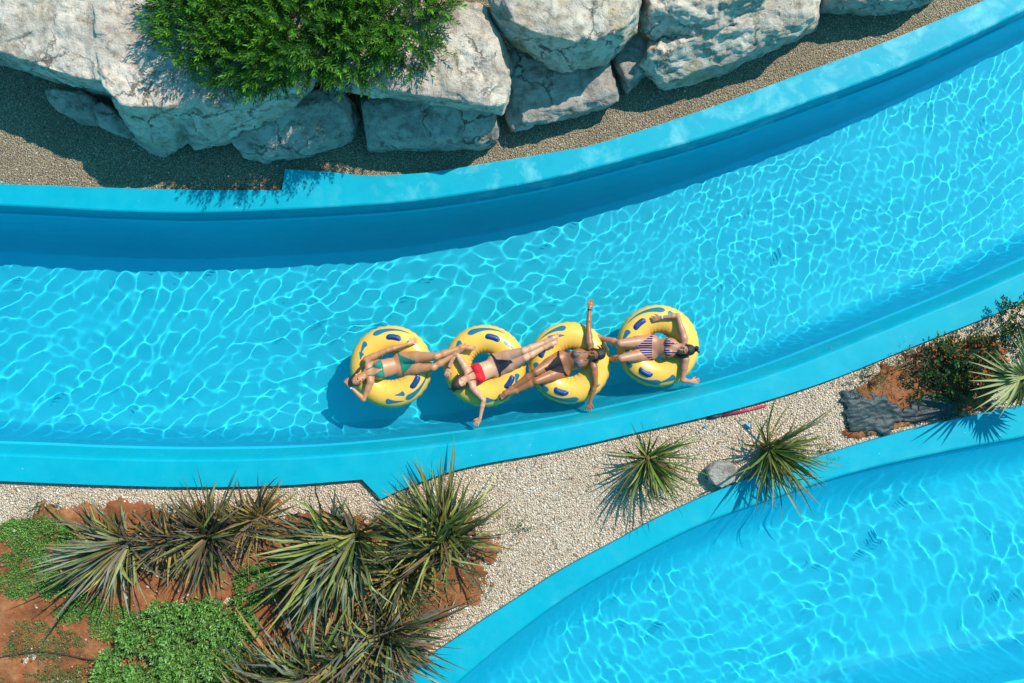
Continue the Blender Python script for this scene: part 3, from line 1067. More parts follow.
flax('flax_plant', (440, 528), [(443, 527, 0.5), (432, 548, 0.25), (452, 538, 0.25)], GREENS + GREENS[3:4], 'bright green clump at the gravel end of the bed with purple dry flower heads', 'plant', 34, 150, (0.5, 1.0), 0.04, 0.10, FG, (0.15, 1.25), bias=(R(100), 0.1), droop=(0.2, 0.9))
flax('flax_plant', (388, 628), [(390, 626, 0.6), (378, 640, 0.4)], GREENS[2:] + GREYG[:2] + BRONZE[:2], 'dark green clump whose leaf tips reach over the lower channel', 'plant', 35, 110, (0.5, 0.92), 0.042, 0.06, FG, (0.1, 1.1), bias=(R(-15), 0.12), droop=(0.2, 0.8))
flax('flax_plant', (318, 672), [(318, 672, 0.5), (300, 690, 0.3), (335, 690, 0.2)], GREYG + GREENS[:3] + DRY[2:], 'olive clump with yellowed upright leaves, cut by the bottom photo edge', 'plant', 36, 120, (0.55, 1.15), 0.05, 0.16, FG, (0.1, 1.15), bias=(R(150), 0.15), droop=(0.2, 0.8))

flax('flax_plant', (262, 515), [(262, 516, 0.6), (250, 522, 0.4)], BRONZE + DRY[2:] + GREYG[3:4], 'half dead reddish brown clump between the bronze star and the broad green clump', 'plant', 37, 60, (0.35, 0.65), 0.036, 0.3, FG, (0.02, 0.9), droop=(0.2, 0.8))
flax('flax_plant', (168, 540), [(166, 542, 0.5), (176, 536, 0.5)], BRONZE[:3] + GREYG[2:4] + DRY[2:], 'dusky leaves filling the gap between the grey green clump and the bronze star', 'plant', 38, 60, (0.35, 0.6), 0.036, 0.15, FG, (0.05, 1.0), droop=(0.2, 0.8))
flax('flax_plant', (398, 575), [(398, 575, 0.6), (408, 566, 0.4)], GREENS + DRY[:1], 'small green clump below the broad and the bright green ones', 'plant', 39, 70, (0.4, 0.75), 0.04, 0.14, FG, (0.1, 1.1), droop=(0.3, 1.0))
flax('flax_plant', (352, 640), [(352, 640, 0.5), (345, 655, 0.5)], GREENS[4:] + GREYG, 'shadowed dull clump behind the olive one, low on the soil', 'plant', 40, 80, (0.45, 0.8), 0.044, 0.12, FG, (0.05, 1.0), droop=(0.3, 0.9))
flax('flax_plant', (262, 690), [(262, 690, 1.0)], GREYG[1:4] + DRY[:1], 'straw tinged leaves at the bottom photo edge beside the bright weeds', 'plant', 43, 60, (0.45, 0.85), 0.044, 0.25, FG, (0.1, 1.0), droop=(0.2, 0.8))

YG = 'spiky yuccas on the pale gravel between the channels'
YUC = [(0.085, 0.125, 0.022), (0.125, 0.155, 0.03), (0.06, 0.09, 0.02), (0.165, 0.17, 0.045), (0.10, 0.085, 0.03)]


def yucca(px, label, seed, n, L, bias, h):
    flax('yucca', px, [(px[0], px[1], 1.0)], YUC, label, 'yucca', seed, int(n * 0.54), L, 0.03, 0.04, YG, (0.0, 1.1), 0.0, bias, (0.15, 0.8), h)


yucca((645, 456), 'spiky yucca standing clear on pale gravel under the last yellow tube', 41, 120, (0.4, 0.72), (R(-60), 0.12), 0.3)
yucca((764, 447), 'spiky yucca whose drooping leaves hang over the lower channel, beside the grey stone', 42, 135, (0.42, 0.82), (R(-35), 0.25), 0.34)

# dry purplish flower stalks inside the bright green clump
rnd = random.Random(77)
B = Blades()
hp = W(470, 543, 0.1)
for k in range(340):
    a, r = rnd.uniform(0, 6.28), abs(rnd.gauss(0, 0.22))
    p = np.array([hp.x + r * math.cos(a), hp.y + r * math.sin(a) * 0.8, rnd.uniform(0.06, 0.32)])
    d = np.array([rnd.gauss(0, 1), rnd.gauss(0, 1), rnd.uniform(0, 1.2)]); d /= np.linalg.norm(d)
    B.leaf(p, d, np.array([0.3, 0.2, 1.0]), rnd.uniform(0.03, 0.09), 0.012, np.array(rnd.choice([(0.10, 0.055, 0.06), (0.16, 0.09, 0.06), (0.07, 0.04, 0.04), (0.2, 0.13, 0.07)])))
o = tag(B.build('dry_shrub', SPRIG), 'low tangle of dry purple brown twigs beside the bright green clump', 'shrub')


# ---------------- the bush on the boulders
def sprig(B, p, d, L, nl, ll, lw, pal, rnd, curl=0.5):
    """a shoot with narrow leaves all round it"""
    p = np.array(p); d = np.array(d) / np.linalg.norm(d)
    up = np.array([0, 0, 1.0])
    a = np.cross(d, up); a /= np.linalg.norm(a) + 1e-6
    b = np.cross(a, d)
    base = np.array(rnd.choice(pal)) * rnd.uniform(0.7, 1.25)
    for k in range(nl):
        t = (k + 0.6) / nl
        q = p + d * L * t + up * curl * L * t * t * 0.25
        th = k * 2.4 + rnd.uniform(-0.3, 0.3)
        o_ = a * math.cos(th) + b * math.sin(th)
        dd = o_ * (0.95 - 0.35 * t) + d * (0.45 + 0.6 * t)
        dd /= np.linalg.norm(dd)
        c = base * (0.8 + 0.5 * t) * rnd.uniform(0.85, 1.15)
        nn = d * 1.0 + up * 0.4 + np.array([rnd.gauss(0, 0.2), rnd.gauss(0, 0.2), 0])
        B.leaf(q, dd, nn, ll * rnd.uniform(0.7, 1.15), lw, c)


rnd = random.Random(5)
bush = empty('bush', W(300, 0, 1.2))
tag(bush, 'dense bright green bush with feathery sprigs spilling over the pale boulders', 'bush')
B = Blades()
bx = bush.location
BP = [(0.045, 0.145, 0.008), (0.065, 0.19, 0.010), (0.028, 0.09, 0.008), (0.10, 0.24, 0.016)]
lobes = [(205, 25, 1.57, 0.50, 0.46), (250, 45, 1.57, 0.55, 0.42), (300, 20, 1.72, 0.75, 0.55), (350, 40, 1.57, 0.5, 0.42), (395, 8, 1.57, 0.6, 0.45), (415, 42, 1.37, 0.28, 0.26),
         (230, -30, 1.72, 0.8, 0.55), (330, -60, 1.82, 0.9, 0.6), (420, -50, 1.62, 0.6, 0.5), (180, 12, 1.52, 0.3, 0.3), (262, 64, 1.47, 0.28, 0.25), (345, 68, 1.42, 0.22, 0.22), (225, 58, 1.47, 0.25, 0.22)]
stv, stf = [], []
for (cx, cyy, cz, r, rz) in lobes:
    c = W(cx, cyy, cz)
    n = int(270 * (r / 0.55) ** 2)
    for k in range(n):
        u = Vector((rnd.gauss(0, 1), rnd.gauss(0, 1), rnd.gauss(0.25, 0.8))).normalized()
        f = rnd.uniform(0.55, 1.0) ** 0.6
        nz = noise.noise(u * 2.3 + Vector((cx, cyy, 0))) * 0.28
        p = Vector((c.x + u.x * r * (f + nz), c.y + u.y * r * (f + nz), c.z + u.z * rz * (f + nz)))
        if noise.noise(p * 4.2) < -0.34:
            continue
        d = (u + Vector((rnd.gauss(0, 0.35), rnd.gauss(0, 0.35), 0.35)))
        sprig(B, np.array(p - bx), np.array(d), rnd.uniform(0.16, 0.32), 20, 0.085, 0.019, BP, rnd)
    v, f = tube_pts([Vector((0, 0, -0.25)), (c - bx) * 0.5 + Vector((0, 0, -0.1)), c - bx], 0.035, 0.012)
    k0 = len(stv); stv += v; stf += [tuple(i + k0 for i in q) for q in f]
B.build('crown', SPRIG, bush)
pyd('trunk', stv, stf, WOOD, bush)


# ---------------- fan palm at the edge of the photo
FROND = tint_mat('palm_frond', 0.5, 14, 0.2, 0.35, 0.0, 0.25)
palm = empty('fan_palm', W(1002, 376, 0.0))
tag(palm, 'small fan palm with pale stiff fronds, partly cut by the photo edge', 'palm')
rnd = random.Random(15)
v, f = stem_mesh([(0, 0, -0.1), (0.01, 0, 0.15), (0.0, 0.01, 0.45), (0.01, 0.0, 0.7)], (0.11, 0.12, 0.10, 0.06), 12)
pyd('trunk', v, f, WOOD, palm)


def fan(name, hub, az, el, rad, nseg, spread, col, seed):
    """petiole from the crown to the hub, then folded segments radiating in one tilted fan"""
    rr = random.Random(seed)
    B = Blades()
    o = np.array([0, 0, 0.68])
    d = np.array([math.cos(az) * math.cos(el), math.sin(az) * math.cos(el), math.sin(el)])
    s = np.array([-math.sin(az), math.cos(az), 0])
    L = np.linalg.norm(np.array(hub))
    B.blade(o, az, el, L, 0.02, 0.35, np.array(col) * 0.8, None, 0.6, 0, 5, 0.95)
    h = np.array(B.V[-2])
    for k in range(nseg):
        t = (k / (nseg - 1) - 0.5) * spread
        ln = rad * (1 - 0.25 * abs(t / spread * 2) ** 2) * rr.uniform(0.92, 1.06)
        B.blade(h, az + t, el - 0.25 - 0.1 * abs(t) + rr.gauss(0, 0.05), ln, 0.046, rr.uniform(0.1, 0.5), np.array(col) * rr.uniform(0.82, 1.15), np.array(col) * 0.9, 0.75, rr.gauss(0, 0.2), 6, 0.25)
    return B.build(name, FROND, palm)


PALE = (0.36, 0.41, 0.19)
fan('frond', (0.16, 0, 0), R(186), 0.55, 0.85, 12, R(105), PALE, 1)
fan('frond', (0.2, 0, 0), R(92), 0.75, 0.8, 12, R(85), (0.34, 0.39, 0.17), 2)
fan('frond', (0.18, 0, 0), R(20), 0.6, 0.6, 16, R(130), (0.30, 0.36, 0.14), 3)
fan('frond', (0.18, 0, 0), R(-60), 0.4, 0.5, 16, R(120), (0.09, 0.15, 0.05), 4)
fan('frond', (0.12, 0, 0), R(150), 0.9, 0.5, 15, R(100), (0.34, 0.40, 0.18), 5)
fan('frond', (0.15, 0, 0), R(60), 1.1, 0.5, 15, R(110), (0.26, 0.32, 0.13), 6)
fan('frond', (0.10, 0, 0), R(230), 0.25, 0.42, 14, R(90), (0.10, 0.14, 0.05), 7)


# ---------------- broad leaved shrubs and weeds
def leafy(name, label, cat, lobes, pal, n, ll, lw, seed, group=None, nl=9, sl=(0.08, 0.16), up=0.3):
    rr = random.Random(seed)
    c0 = W(*lobes[0][:2], 0.0)
    root = empty(name, c0)
    tag(root, label, cat, group)
    B = Blades()
    sv, sf = [], []
    for (cx, cyy, cz, r, rz) in lobes:
        c = W(cx, cyy, cz)
        for k in range(int(n * (r / 0.3) ** 2)):
            u = Vector((rr.gauss(0, 1), rr.gauss(0, 1), rr.gauss(0.2, 0.7))).normalized()
            q = rr.uniform(0.4, 1.0) ** 0.6
            p = Vector((c.x + u.x * r * q, c.y + u.y * r * q, max(0.03, c.z + u.z * rz * q)))
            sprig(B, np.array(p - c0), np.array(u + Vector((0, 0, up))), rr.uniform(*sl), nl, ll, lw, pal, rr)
        v, f = tube_pts([Vector(((c - c0).x * 0.4, (c - c0).y * 0.4, -0.05)), (c - c0) * 0.8, c - c0], 0.018, 0.006)
        k0 = len(sv); sv += v; sf += [tuple(i + k0 for i in q) for q in f]
    B.build('foliage', SPRIG, root)
    pyd('stem', sv, sf, WOOD, root)
    return root


DKG = [(0.022, 0.05, 0.016), (0.035, 0.075, 0.02), (0.015, 0.04, 0.016), (0.06, 0.12, 0.022)]
leafy('shrub', 'ragged dark green shrub filling the space before the fan palm', 'shrub', [(938, 358, 0.16, 0.2, 0.15), (962, 352, 0.20, 0.22, 0.18), (928, 386, 0.12, 0.16, 0.1), (975, 374, 0.14, 0.2, 0.13), (955, 385, 0.10, 0.18, 0.1), (990, 348, 0.16, 0.16, 0.12), (952, 352, 0.10, 0.12, 0.1)], DKG, 150, 0.052, 0.03, 51, None, 8, (0.06, 0.2), 0.2)
leafy('shrub', 'very dark shrub cut by the photo edge above the fan palm', 'shrub', [(1016, 318, 0.3, 0.24, 0.22), (1030, 335, 0.3, 0.3, 0.25)], DKG, 110, 0.05, 0.026, 52)
LG = [(0.10, 0.15, 0.035), (0.14, 0.17, 0.05), (0.07, 0.12, 0.03)]
leafy('small_plant', 'small light green plant on gravel by the black plastic sheet', 'plant', [(864, 381, 0.08, 0.13, 0.09), (872, 374, 0.07, 0.1, 0.07)], LG, 130, 0.04, 0.014, 53)
leafy('small_plant', 'yellowish weed patch between the black plastic sheet and the dark shrub', 'plant', [(893, 374, 0.07, 0.17, 0.08), (910, 366, 0.09, 0.15, 0.08), (903, 358, 0.06, 0.1, 0.06)], [(0.12, 0.13, 0.04), (0.17, 0.16, 0.06), (0.09, 0.11, 0.035)], 120, 0.035, 0.012, 54)
leafy('small_plant', 'pale dry weed at the edge of the lower channel under the black plastic sheet', 'plant', [(822, 452, 0.06, 0.11, 0.07), (832, 449, 0.05, 0.08, 0.05)], [(0.19, 0.18, 0.08), (0.13, 0.14, 0.05)], 130, 0.035, 0.01, 55)
leafy('small_plant', 'tiny dark green weed alone on pale gravel beside the bright green clump', 'plant', [(518, 527, 0.06, 0.06, 0.05)], LG[2:] + DKG[:1], 350, 0.03, 0.014, 56)
leafy('small_plant', 'straggly weed on the gravel strip above the grey green clump', 'plant', [(37, 503, 0.08, 0.09, 0.06), (32, 510, 0.06, 0.06, 0.05), (58, 506, 0.06, 0.06, 0.05)], LG[2:] + DKG[1:2], 160, 0.03, 0.012, 57)


def weeds(label_poly, n, h, pal, seed, ll, lw, density=0.5, nl=6, sc=2.5, sl=(0.04, 0.09)):
    """ground cover: low leafy shoots gathered in drifts"""
    rr = random.Random(seed)
    P = [tuple(W(x, y)[:2]) for x, y in label_poly]
    A = np.array(P)
    x0, y0 = A.min(0); x1, y1 = A.max(0)
    B = Blades()
    rng = np.random.default_rng(seed)
    xs, ys = rng.uniform(x0, x1, n * 3), rng.uniform(y0, y1, n * 3)
    ok = inside(P, xs, ys)
    di = poly_dist(P, xs, ys)
    cnt = 0
    for x, y, o_, dd in zip(xs, ys, ok, di):
        nz = noise.fractal(Vector((x * sc + seed, y * sc, 0.5)), 0.9, 2, 3) * 0.5 + 0.5
        if not o_ or nz * min(1, 0.35 + dd / 0.18) < density:
            continue
        hh = h * (0.3 + 1.2 * max(0, nz - density)) * rr.uniform(0.5, 1.2)
        d = np.array([rr.gauss(0, 0.5), rr.gauss(0, 0.5), 0.8])
        pl = [tuple(c * (0.75 + 0.7 * nz) for c in q) for q in pal]
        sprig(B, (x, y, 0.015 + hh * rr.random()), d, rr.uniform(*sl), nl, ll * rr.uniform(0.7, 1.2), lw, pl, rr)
        cnt += 1
        if cnt >= n:
            break
    return tag(B.build('weeds', SPRIG), kind='stuff')


CLV = [(0.13, 0.27, 0.05), (0.17, 0.33, 0.07), (0.09, 0.20, 0.04), (0.22, 0.36, 0.12)]
weeds([(130, 612), (160, 596), (190, 600), (225, 590), (262, 582), (275, 600), (262, 622), (250, 650), (235, 720), (70, 720), (88, 690), (92, 668), (115, 640)], 4600, 0.36, CLV, 61, 0.055, 0.022, 0.33, 9, 2.6, (0.07, 0.16))
weeds([(-30, 535), (30, 512), (70, 520), (90, 545), (60, 560), (70, 580), (120, 600), (150, 615), (110, 640), (60, 620), (40, 590), (-30, 620)], 5200, 0.03, CLV[:3] + [(0.10, 0.16, 0.05)], 62, 0.03, 0.013, 0.31, 6, 3.4)
weeds([(-30, 610), (60, 620), (110, 650), (80, 690), (60, 720), (-30, 720)], 2600, 0.02, [(0.12, 0.18, 0.06), (0.09, 0.17, 0.05), (0.16, 0.19, 0.09)], 63, 0.026, 0.012, 0.36, 5, 2.6)
weeds([(225, 570), (258, 560), (290, 575), (285, 600), (262, 610), (235, 596)], 620, 0.06, CLV, 64, 0.045, 0.018, 0.25, 7, 3.0)
weeds([(270, 610), (330, 590), (420, 580), (480, 560), (500, 590), (430, 640), (300, 650)], 260, 0.04, LG + BRONZE[3:], 65, 0.035, 0.012, 0.5, 6, 3.0)


# ---------------- things lying about on the island
def slab_cloth(name, px, label, cat, mat, seed, cell=0.016, amp=0.03, z0=0.035):
    """crumpled plastic sheet with its own thickness"""
    poly = [tuple(W(x, y)[:2]) for x, y in px]
    A = np.array(poly)
    x0, y0 = A.min(0); x1, y1 = A.max(0)
    nx, ny = int((x1 - x0) / cell), int((y1 - y0) / cell)
    X, Y = np.meshgrid(np.linspace(x0, x1, nx), np.linspace(y0, y1, ny), indexing='ij')
    d = poly_dist(poly, X, Y) * np.where(inside(poly, X, Y), 1, -1)
    Zz = []
    for a, b, dd in zip(X.ravel(), Y.ravel(), d.ravel()):
        q = Vector((a * 2.6 + b * 1.5 + seed, b * 7.5 - a * 1.6, 0.4))
        w_ = noise.noise(q * 0.7)
        r = 1 - abs(noise.noise(q + Vector((w_, w_, 0)))) * 2.4
        r2 = 1 - abs(noise.noise(q * 2.3 + Vector((w_, 0, 3)))) * 2
        Zz.append(z0 + amp * (0.5 + 0.5 * r) * min(1, 0.3 + dd / 0.12) + 0.014 * r2)
    Zz = np.array(Zz).reshape(X.shape)
    V = np.stack([X, Y, Zz], -1).reshape(-1, 3)
    i, j = np.meshgrid(np.arange(nx - 1), np.arange(ny - 1), indexing='ij')
    q = (i * ny + j).ravel()
    F = np.stack([q, q + ny, q + ny + 1, q + 1], 1)
    jag = np.array([noise.noise(Vector((v[0] * 7 + v[1] * 2, v[1] * 11, seed))) for v in V]) * 0.085
    keep = (d.ravel() + jag)[F].min(1) > 0
    o = np_mesh(name, V, F[keep], mat)
    md = o.modifiers.new('thick', 'SOLIDIFY'); md.thickness = 0.003
    return tag(o, label, cat)


def tarp_mat():
    t = NT('black_plastic')
    n = t.noise(7, 5, 0.6, None, 0.6); f = t.noise(40, 4)
    c = t.ramp(n.outputs[0], [(0.35, (0.012, 0.03, 0.038)), (0.6, (0.02, 0.042, 0.05)), (0.75, (0.05, 0.075, 0.08))])
    c = t.mix(t.ramp(f.outputs[0], [(0.6, 0.0), (0.75, 0.5)]), c, (0.2, 0.12, 0.07))
    t.set(Base_Color=c, Roughness=0.55, Specular_IOR_Level=0.4, Normal=t.bump(n.outputs[0], 0.7, 0.03))
    return t.m


TARP = tarp_mat()
slab_cloth('plastic_sheet', [(839, 393), (850, 390), (866, 394), (882, 394), (894, 403), (908, 416), (893, 424), (890, 437), (870, 434), (846, 432), (843, 410)], 'crumpled black plastic sheet lying on the gravel island', 'plastic sheet', TARP, 3.0)
slab_cloth('plastic_sheet', [(900, 406), (918, 396), (940, 392), (958, 402), (956, 417), (930, 421), (912, 425), (902, 420)], 'smaller dark sheet added to stand for the shade under the dark shrub', 'plastic sheet', TARP, 8.0)  # dark piece added to stand for the shade of shrub and palm

v, f = tube_pts([W(723, 415.5, 0.03), W(744, 411, 0.035), W(766, 405.5, 0.03)], 0.019, 0.017, 10)
tag(pyd('stick', v, f, simple('red_plastic', (0.42, 0.02, 0.07), 0.45)), 'thin crimson stick lying along the edge of the blue coping', 'stick')
v, f = tube_pts([W(708, 417.5, 0.02), W(714, 416.5, 0.04), W(720, 415.5, 0.03)], 0.03, 0.026, 8)
tag(pyd('pipe_end', v, f, simple('dark_rubber', (0.02, 0.035, 0.05), 0.6)), 'short dark pipe end lying beside the crimson stick', 'pipe')
for (x, y, sz, lb, sd_) in ((747.5, 426, 0.06, 'larger blue plastic scrap on gravel below the crimson stick', 1), (705, 426, 0.035, 'tiny blue plastic scrap on gravel below the dark pipe end', 4)):
    rr = random.Random(sd_)
    c = W(x, y, 0.03)
    bm = bmesh.new()
    for k in range(14):
        bm.verts.new(c + Vector((rr.uniform(-1, 1) * sz, rr.uniform(-1, 1) * sz * 0.7, rr.uniform(-0.3, 0.5) * sz)))
    bmesh.ops.convex_hull(bm, input=bm.verts)
    bmesh.ops.delete(bm, geom=[q for q in bm.verts if not q.link_faces], context='VERTS')
    me = bpy.data.meshes.new('plastic_scrap'); bm.to_mesh(me); bm.free()
    tag(link_mesh('plastic_scrap', me, simple('blue_plastic', (0.05, 0.30, 0.42), 0.5), None, False), lb, 'scrap')
v, f = tube_pts([W(-20, 662, 0.05), W(10, 655, 0.055), W(40, 651, 0.06), W(67, 655, 0.055), W(86, 659, 0.06), W(104, 660, 0.05)], 0.014, 0.012, 7)
tag(pyd('hose', v, f, simple('brown_hose', (0.05, 0.03, 0.022), 0.6)), 'thin brown watering hose on the red soil in the corner', 'hose')
rr = random.Random(8)
for (x, y, sz, lb) in ((14, 531, 0.03, 'white pebble on red soil beside the grass, nearer the gravel strip'), (133, 641, 0.028, 'small white stone at the edge of the bright green weeds')):
    c = W(x, y, 0.06)
    bm = bmesh.new()
    for k in range(16):
        u = Vector((rr.gauss(0, 1), rr.gauss(0, 1), rr.gauss(0, 0.6))).normalized()
        bm.verts.new(c + u * sz)
    bmesh.ops.convex_hull(bm, input=bm.verts)
    bmesh.ops.delete(bm, geom=[q for q in bm.verts if not q.link_faces], context='VERTS')
    me = bpy.data.meshes.new('pebble'); bm.to_mesh(me); bm.free()
    tag(link_mesh('pebble', me, simple('white_stone', (0.6, 0.57, 0.52), 0.8), None, False), lb, 'stone')


def litter(polys, n, seed, pal, ll=(0.03, 0.09), lw=0.014, z=0.035):
    """fallen dead leaves and bits of blade lying about"""
    rr = random.Random(seed)
    B = Blades()
    for px in polys:
        P = [tuple(W(x, y)[:2]) for x, y in px]
        A = np.array(P)
        rng = np.random.default_rng(seed)
        xs, ys = rng.uniform(A[:, 0].min(), A[:, 0].max(), n * 3), rng.uniform(A[:, 1].min(), A[:, 1].max(), n * 3)
        ok = inside(P, xs, ys)
        for x, y in list(zip(xs[ok], ys[ok]))[:n]:
            a = rr.uniform(0, 6.283)
            B.leaf((x, y, z + rr.uniform(0, 0.03)), (math.cos(a), math.sin(a), rr.gauss(0, 0.15)), np.array([rr.gauss(0, 0.3), rr.gauss(0, 0.3), 1.0]), rr.uniform(*ll), lw * rr.uniform(0.6, 1.4),
                   np.array(rr.choice(pal)) * rr.uniform(0.7, 1.3))
    return tag(B.build('fallen_leaves', SPRIG), kind='stuff')


litter([soil2_px, [(905, 400), (960, 396), (1000, 400), (985, 412), (915, 426)], [(905, 352), (925, 345), (930, 372), (900, 380)]], 260, 3, [(0.22, 0.09, 0.05), (0.14, 0.07, 0.05), (0.30, 0.17, 0.08), (0.09, 0.05, 0.04)])
litter([[(150, 505), (300, 512), (480, 525), (490, 580), (440, 630), (380, 690), (240, 690), (270, 600), (150, 585), (90, 560)]], 900, 4, [(0.30, 0.2, 0.09), (0.2, 0.12, 0.06), (0.12, 0.07, 0.045), (0.36, 0.28, 0.13)], (0.05, 0.22), 0.02)
litter([[(470, 500), (520, 520), (530, 560), (470, 640), (440, 650), (490, 560)], [(560, 460), (700, 430), (830, 400), (840, 440), (700, 500), (600, 540), (540, 570)]], 70, 5, [(0.30, 0.2, 0.1), (0.2, 0.13, 0.07), (0.16, 0.15, 0.06)], (0.03, 0.12), 0.012, 0.02)
# ------------------------------------------------------------------ inflatable rings
def vinyl(name, col, rough=0.32):
    t = NT(name)
    n = t.noise(6, 3); f = t.noise(45, 3)
    t.set(Base_Color=t.ramp(n.outputs[0], [(0.3, tuple(c * 0.93 for c in col)), (0.7, col)]), Roughness=t.ramp(f.outputs[0], [(0.3, rough * 0.8), (0.8, rough * 1.3)]),
          Specular_IOR_Level=0.5, Normal=t.bump(n.outputs[0], 0.12, 0.02))
    return t.m


YELLOW, TEAL, BLUE = vinyl('yellow_vinyl', (0.78, 0.455, 0.075)), vinyl('teal_print', (0.012, 0.15, 0.24), 0.4), vinyl('blue_vinyl', (0.01, 0.05, 0.20), 0.4)
TR, TRX, TRZ = 0.412, 0.212, 0.185        # ring radius, tube half width, tube half height


def torus_pt(phi, th, off=0.0, scal=True):
    """phi round the ring, th round the tube (0 = outer equator, 90 deg = top)"""
    seam = math.exp(-(th / 0.16) ** 2)
    rx = TRX + off + (0.004 * math.cos(34 * phi + math.sin(5 * phi)) * seam + 0.006 * math.exp(-(th / 0.05) ** 2) if scal else 0)
    # faint radial creases from inflating
    rx += 0.0035 * math.sin(26 * phi + 2.0 * math.sin(3 * phi)) * max(0, math.cos(th - math.pi)) ** 2
    r = TR + rx * math.cos(th)
    return Vector((r * math.cos(phi), r * math.sin(phi), (TRZ + off) * math.sin(th)))


def ring_mesh(tears):
    V, F, M = [], [], []
    NP, NTH = 240, 48
    for i in range(NP):
        for j in range(NTH):
            tj = (j + 0.5) / NTH * 2 - 1
            th = math.pi * (0.5 * tj + 0.5 * tj ** 3)        # rings bunch up along the seam
            V.append(torus_pt(2 * math.pi * i / NP, th))
    for i in range(NP):
        for j in range(NTH):
            a, b = i * NTH + j, i * NTH + (j + 1) % NTH
            c, d = ((i + 1) % NP) * NTH + (j + 1) % NTH, ((i + 1) % NP) * NTH + j
            F.append((a, d, c, b)); M.append(0)
    for p0, dp, t0, dt, w in [(a, b, c, d, 2.0 * e) for a, b, c, d, e in tears]:                            # printed drops: head at p0, tail dp further on
        n, k0 = 22, len(V)
        for i in range(n + 1):
            t = i / n
            hw = w * (math.sqrt(max(0, 1 - ((t - 0.16) / 0.16) ** 2)) if t < 0.16 else (1 - (t - 0.16) / 0.84) ** 0.8 * (1 - 0.25 * math.sin(math.pi * (t - 0.16) / 0.84)))
            for s in (-1, -0.33, 0.33, 1):
                V.append(torus_pt(p0 + dp * t, t0 + dt * t ** 1.5 + s * hw / TRX, 0.003, False))
        for i in range(n):
            for s in range(3):
                a = k0 + i * 4 + s
                q = (a, a + 4, a + 5, a + 1)
                F.append(q if dp > 0 else q[::-1]); M.append(1)
    return V, F, M


def handle_mesh(phi, t0):
    """a padded oblong grip lying along the ring on a flat patch"""
    V, F = [], []
    nu, nv = 18, 9
    L, Wd, Hh = 0.105, 0.037, 0.034
    c = torus_pt(phi, t0, 0.002, False)
    e1 = Vector((-math.sin(phi), math.cos(phi), 0))
    n = (torus_pt(phi, t0, 0.05, False) - c).normalized()
    e2 = n.cross(e1)
    for lay, (l, w, h) in enumerate(((1.12, 1.25, 0.008), (0.92, 0.86, Hh))):
        k0 = len(V)
        for i in range(nu):
            u = i / (nu - 1) * 2 - 1
            for j in range(nv):
                v = j / (nv - 1) * 2 - 1
                au = max(0.0, abs(u) - 0.55) / 0.45
                ww = w * Wd * math.sqrt(max(0.02, 1 - au ** 2))
                hh = h * (max(0.0, 1 - abs(v) ** 3) ** 0.5) * (max(0.0, 1 - abs(u) ** 6) ** 0.5) - 0.006 * (abs(v) == 1 or abs(u) == 1)
                x = u * l * L
                dphi = x / TR * 0.93
                cc = torus_pt(phi + dphi, t0, 0.002, False)
                V.append(cc + e2 * (v * ww) + n * hh)
        for i in range(nu - 1):
            for j in range(nv - 1):
                a = k0 + i * nv + j
                F.append((a, a + nv, a + nv + 1, a + 1))
    return V, F


def ring(px, h_angles, tears, label, z=W1 + 0.03, spin=0.0):
    root = empty('swim_ring', W(px[0], px[1], z))
    tag(root, label, 'swim ring', 'yellow swim rings floating in a row')
    V, F, M = ring_mesh(tears)
    body = pyd('ring_tube', V, F, [YELLOW, TEAL], root, True, M)
    body.cycles.is_caustics_receiver = True
    # inflation valve on the inner wall
    pv = torus_pt(R(200 + len(label)), R(150), 0.0, False)
    va, fa = stem_mesh([(pv.x, pv.y, pv.z - 0.01), (pv.x, pv.y, pv.z + 0.012), (pv.x, pv.y, pv.z + 0.018)], (0.022, 0.02, 0.012), 12)
    pyd('valve', va, fa, YELLOW, root)
    for a in h_angles:
        v, f = handle_mesh(R(a), R(78))
        h = pyd('handle', v, f, BLUE, root)
    return root


D = R
ring((391, 366.7), [82, -30], [(D(133), D(24), D(62), 0.25, 0.024), (D(118), -D(60), D(50), -0.25, 0.026), (D(152), D(14), D(75), 0.1, 0.022), (D(-97), D(30), D(60), -0.2, 0.024), (D(-64), D(58), D(52), -0.2, 0.026), (D(-60), -D(20), D(80), 0.1, 0.02)],
     'westernmost yellow ring, under the woman in the green bikini')
ring((484.7, 366), [74, -32], [(D(133), D(24), D(60), 0.2, 0.024), (D(118), -D(62), D(50), -0.25, 0.027), (D(52), -D(40), D(70), -0.3, 0.016), (D(-88), D(20), D(62), -0.2, 0.025), (D(-66), D(30), D(48), -0.2, 0.022), (D(-12), -D(22), D(62), -0.2, 0.022)],
     'yellow ring under the woman in the red top and dark bottoms')
ring((569.5, 363), [-108, 155], [(D(96), D(46), D(52), -0.2, 0.026), (D(133), -D(32), D(74), 0.2, 0.03), (D(-76), -D(62), D(48), -0.25, 0.028), (D(-54), D(20), D(60), -0.2, 0.025), (D(-128), -D(34), D(55), -0.2, 0.022), (D(178), D(26), D(62), -0.2, 0.022)],
     'yellow ring under the dark haired woman with both arms spread wide')
ring((657.7, 346), [132, -118], [(D(80), D(66), D(50), -0.25, 0.026), (D(76), -D(22), D(60), 0.0, 0.024), (D(152), D(28), D(60), -0.3, 0.024), (D(-86), -D(60), D(48), -0.25, 0.028), (D(-62), -D(30), D(60), -0.2, 0.027), (D(-142), -D(24), D(55), -0.2, 0.022), (D(186), D(14), D(70), 0, 0.02)],
     'easternmost yellow ring, a little apart, under the woman in the striped bikini')
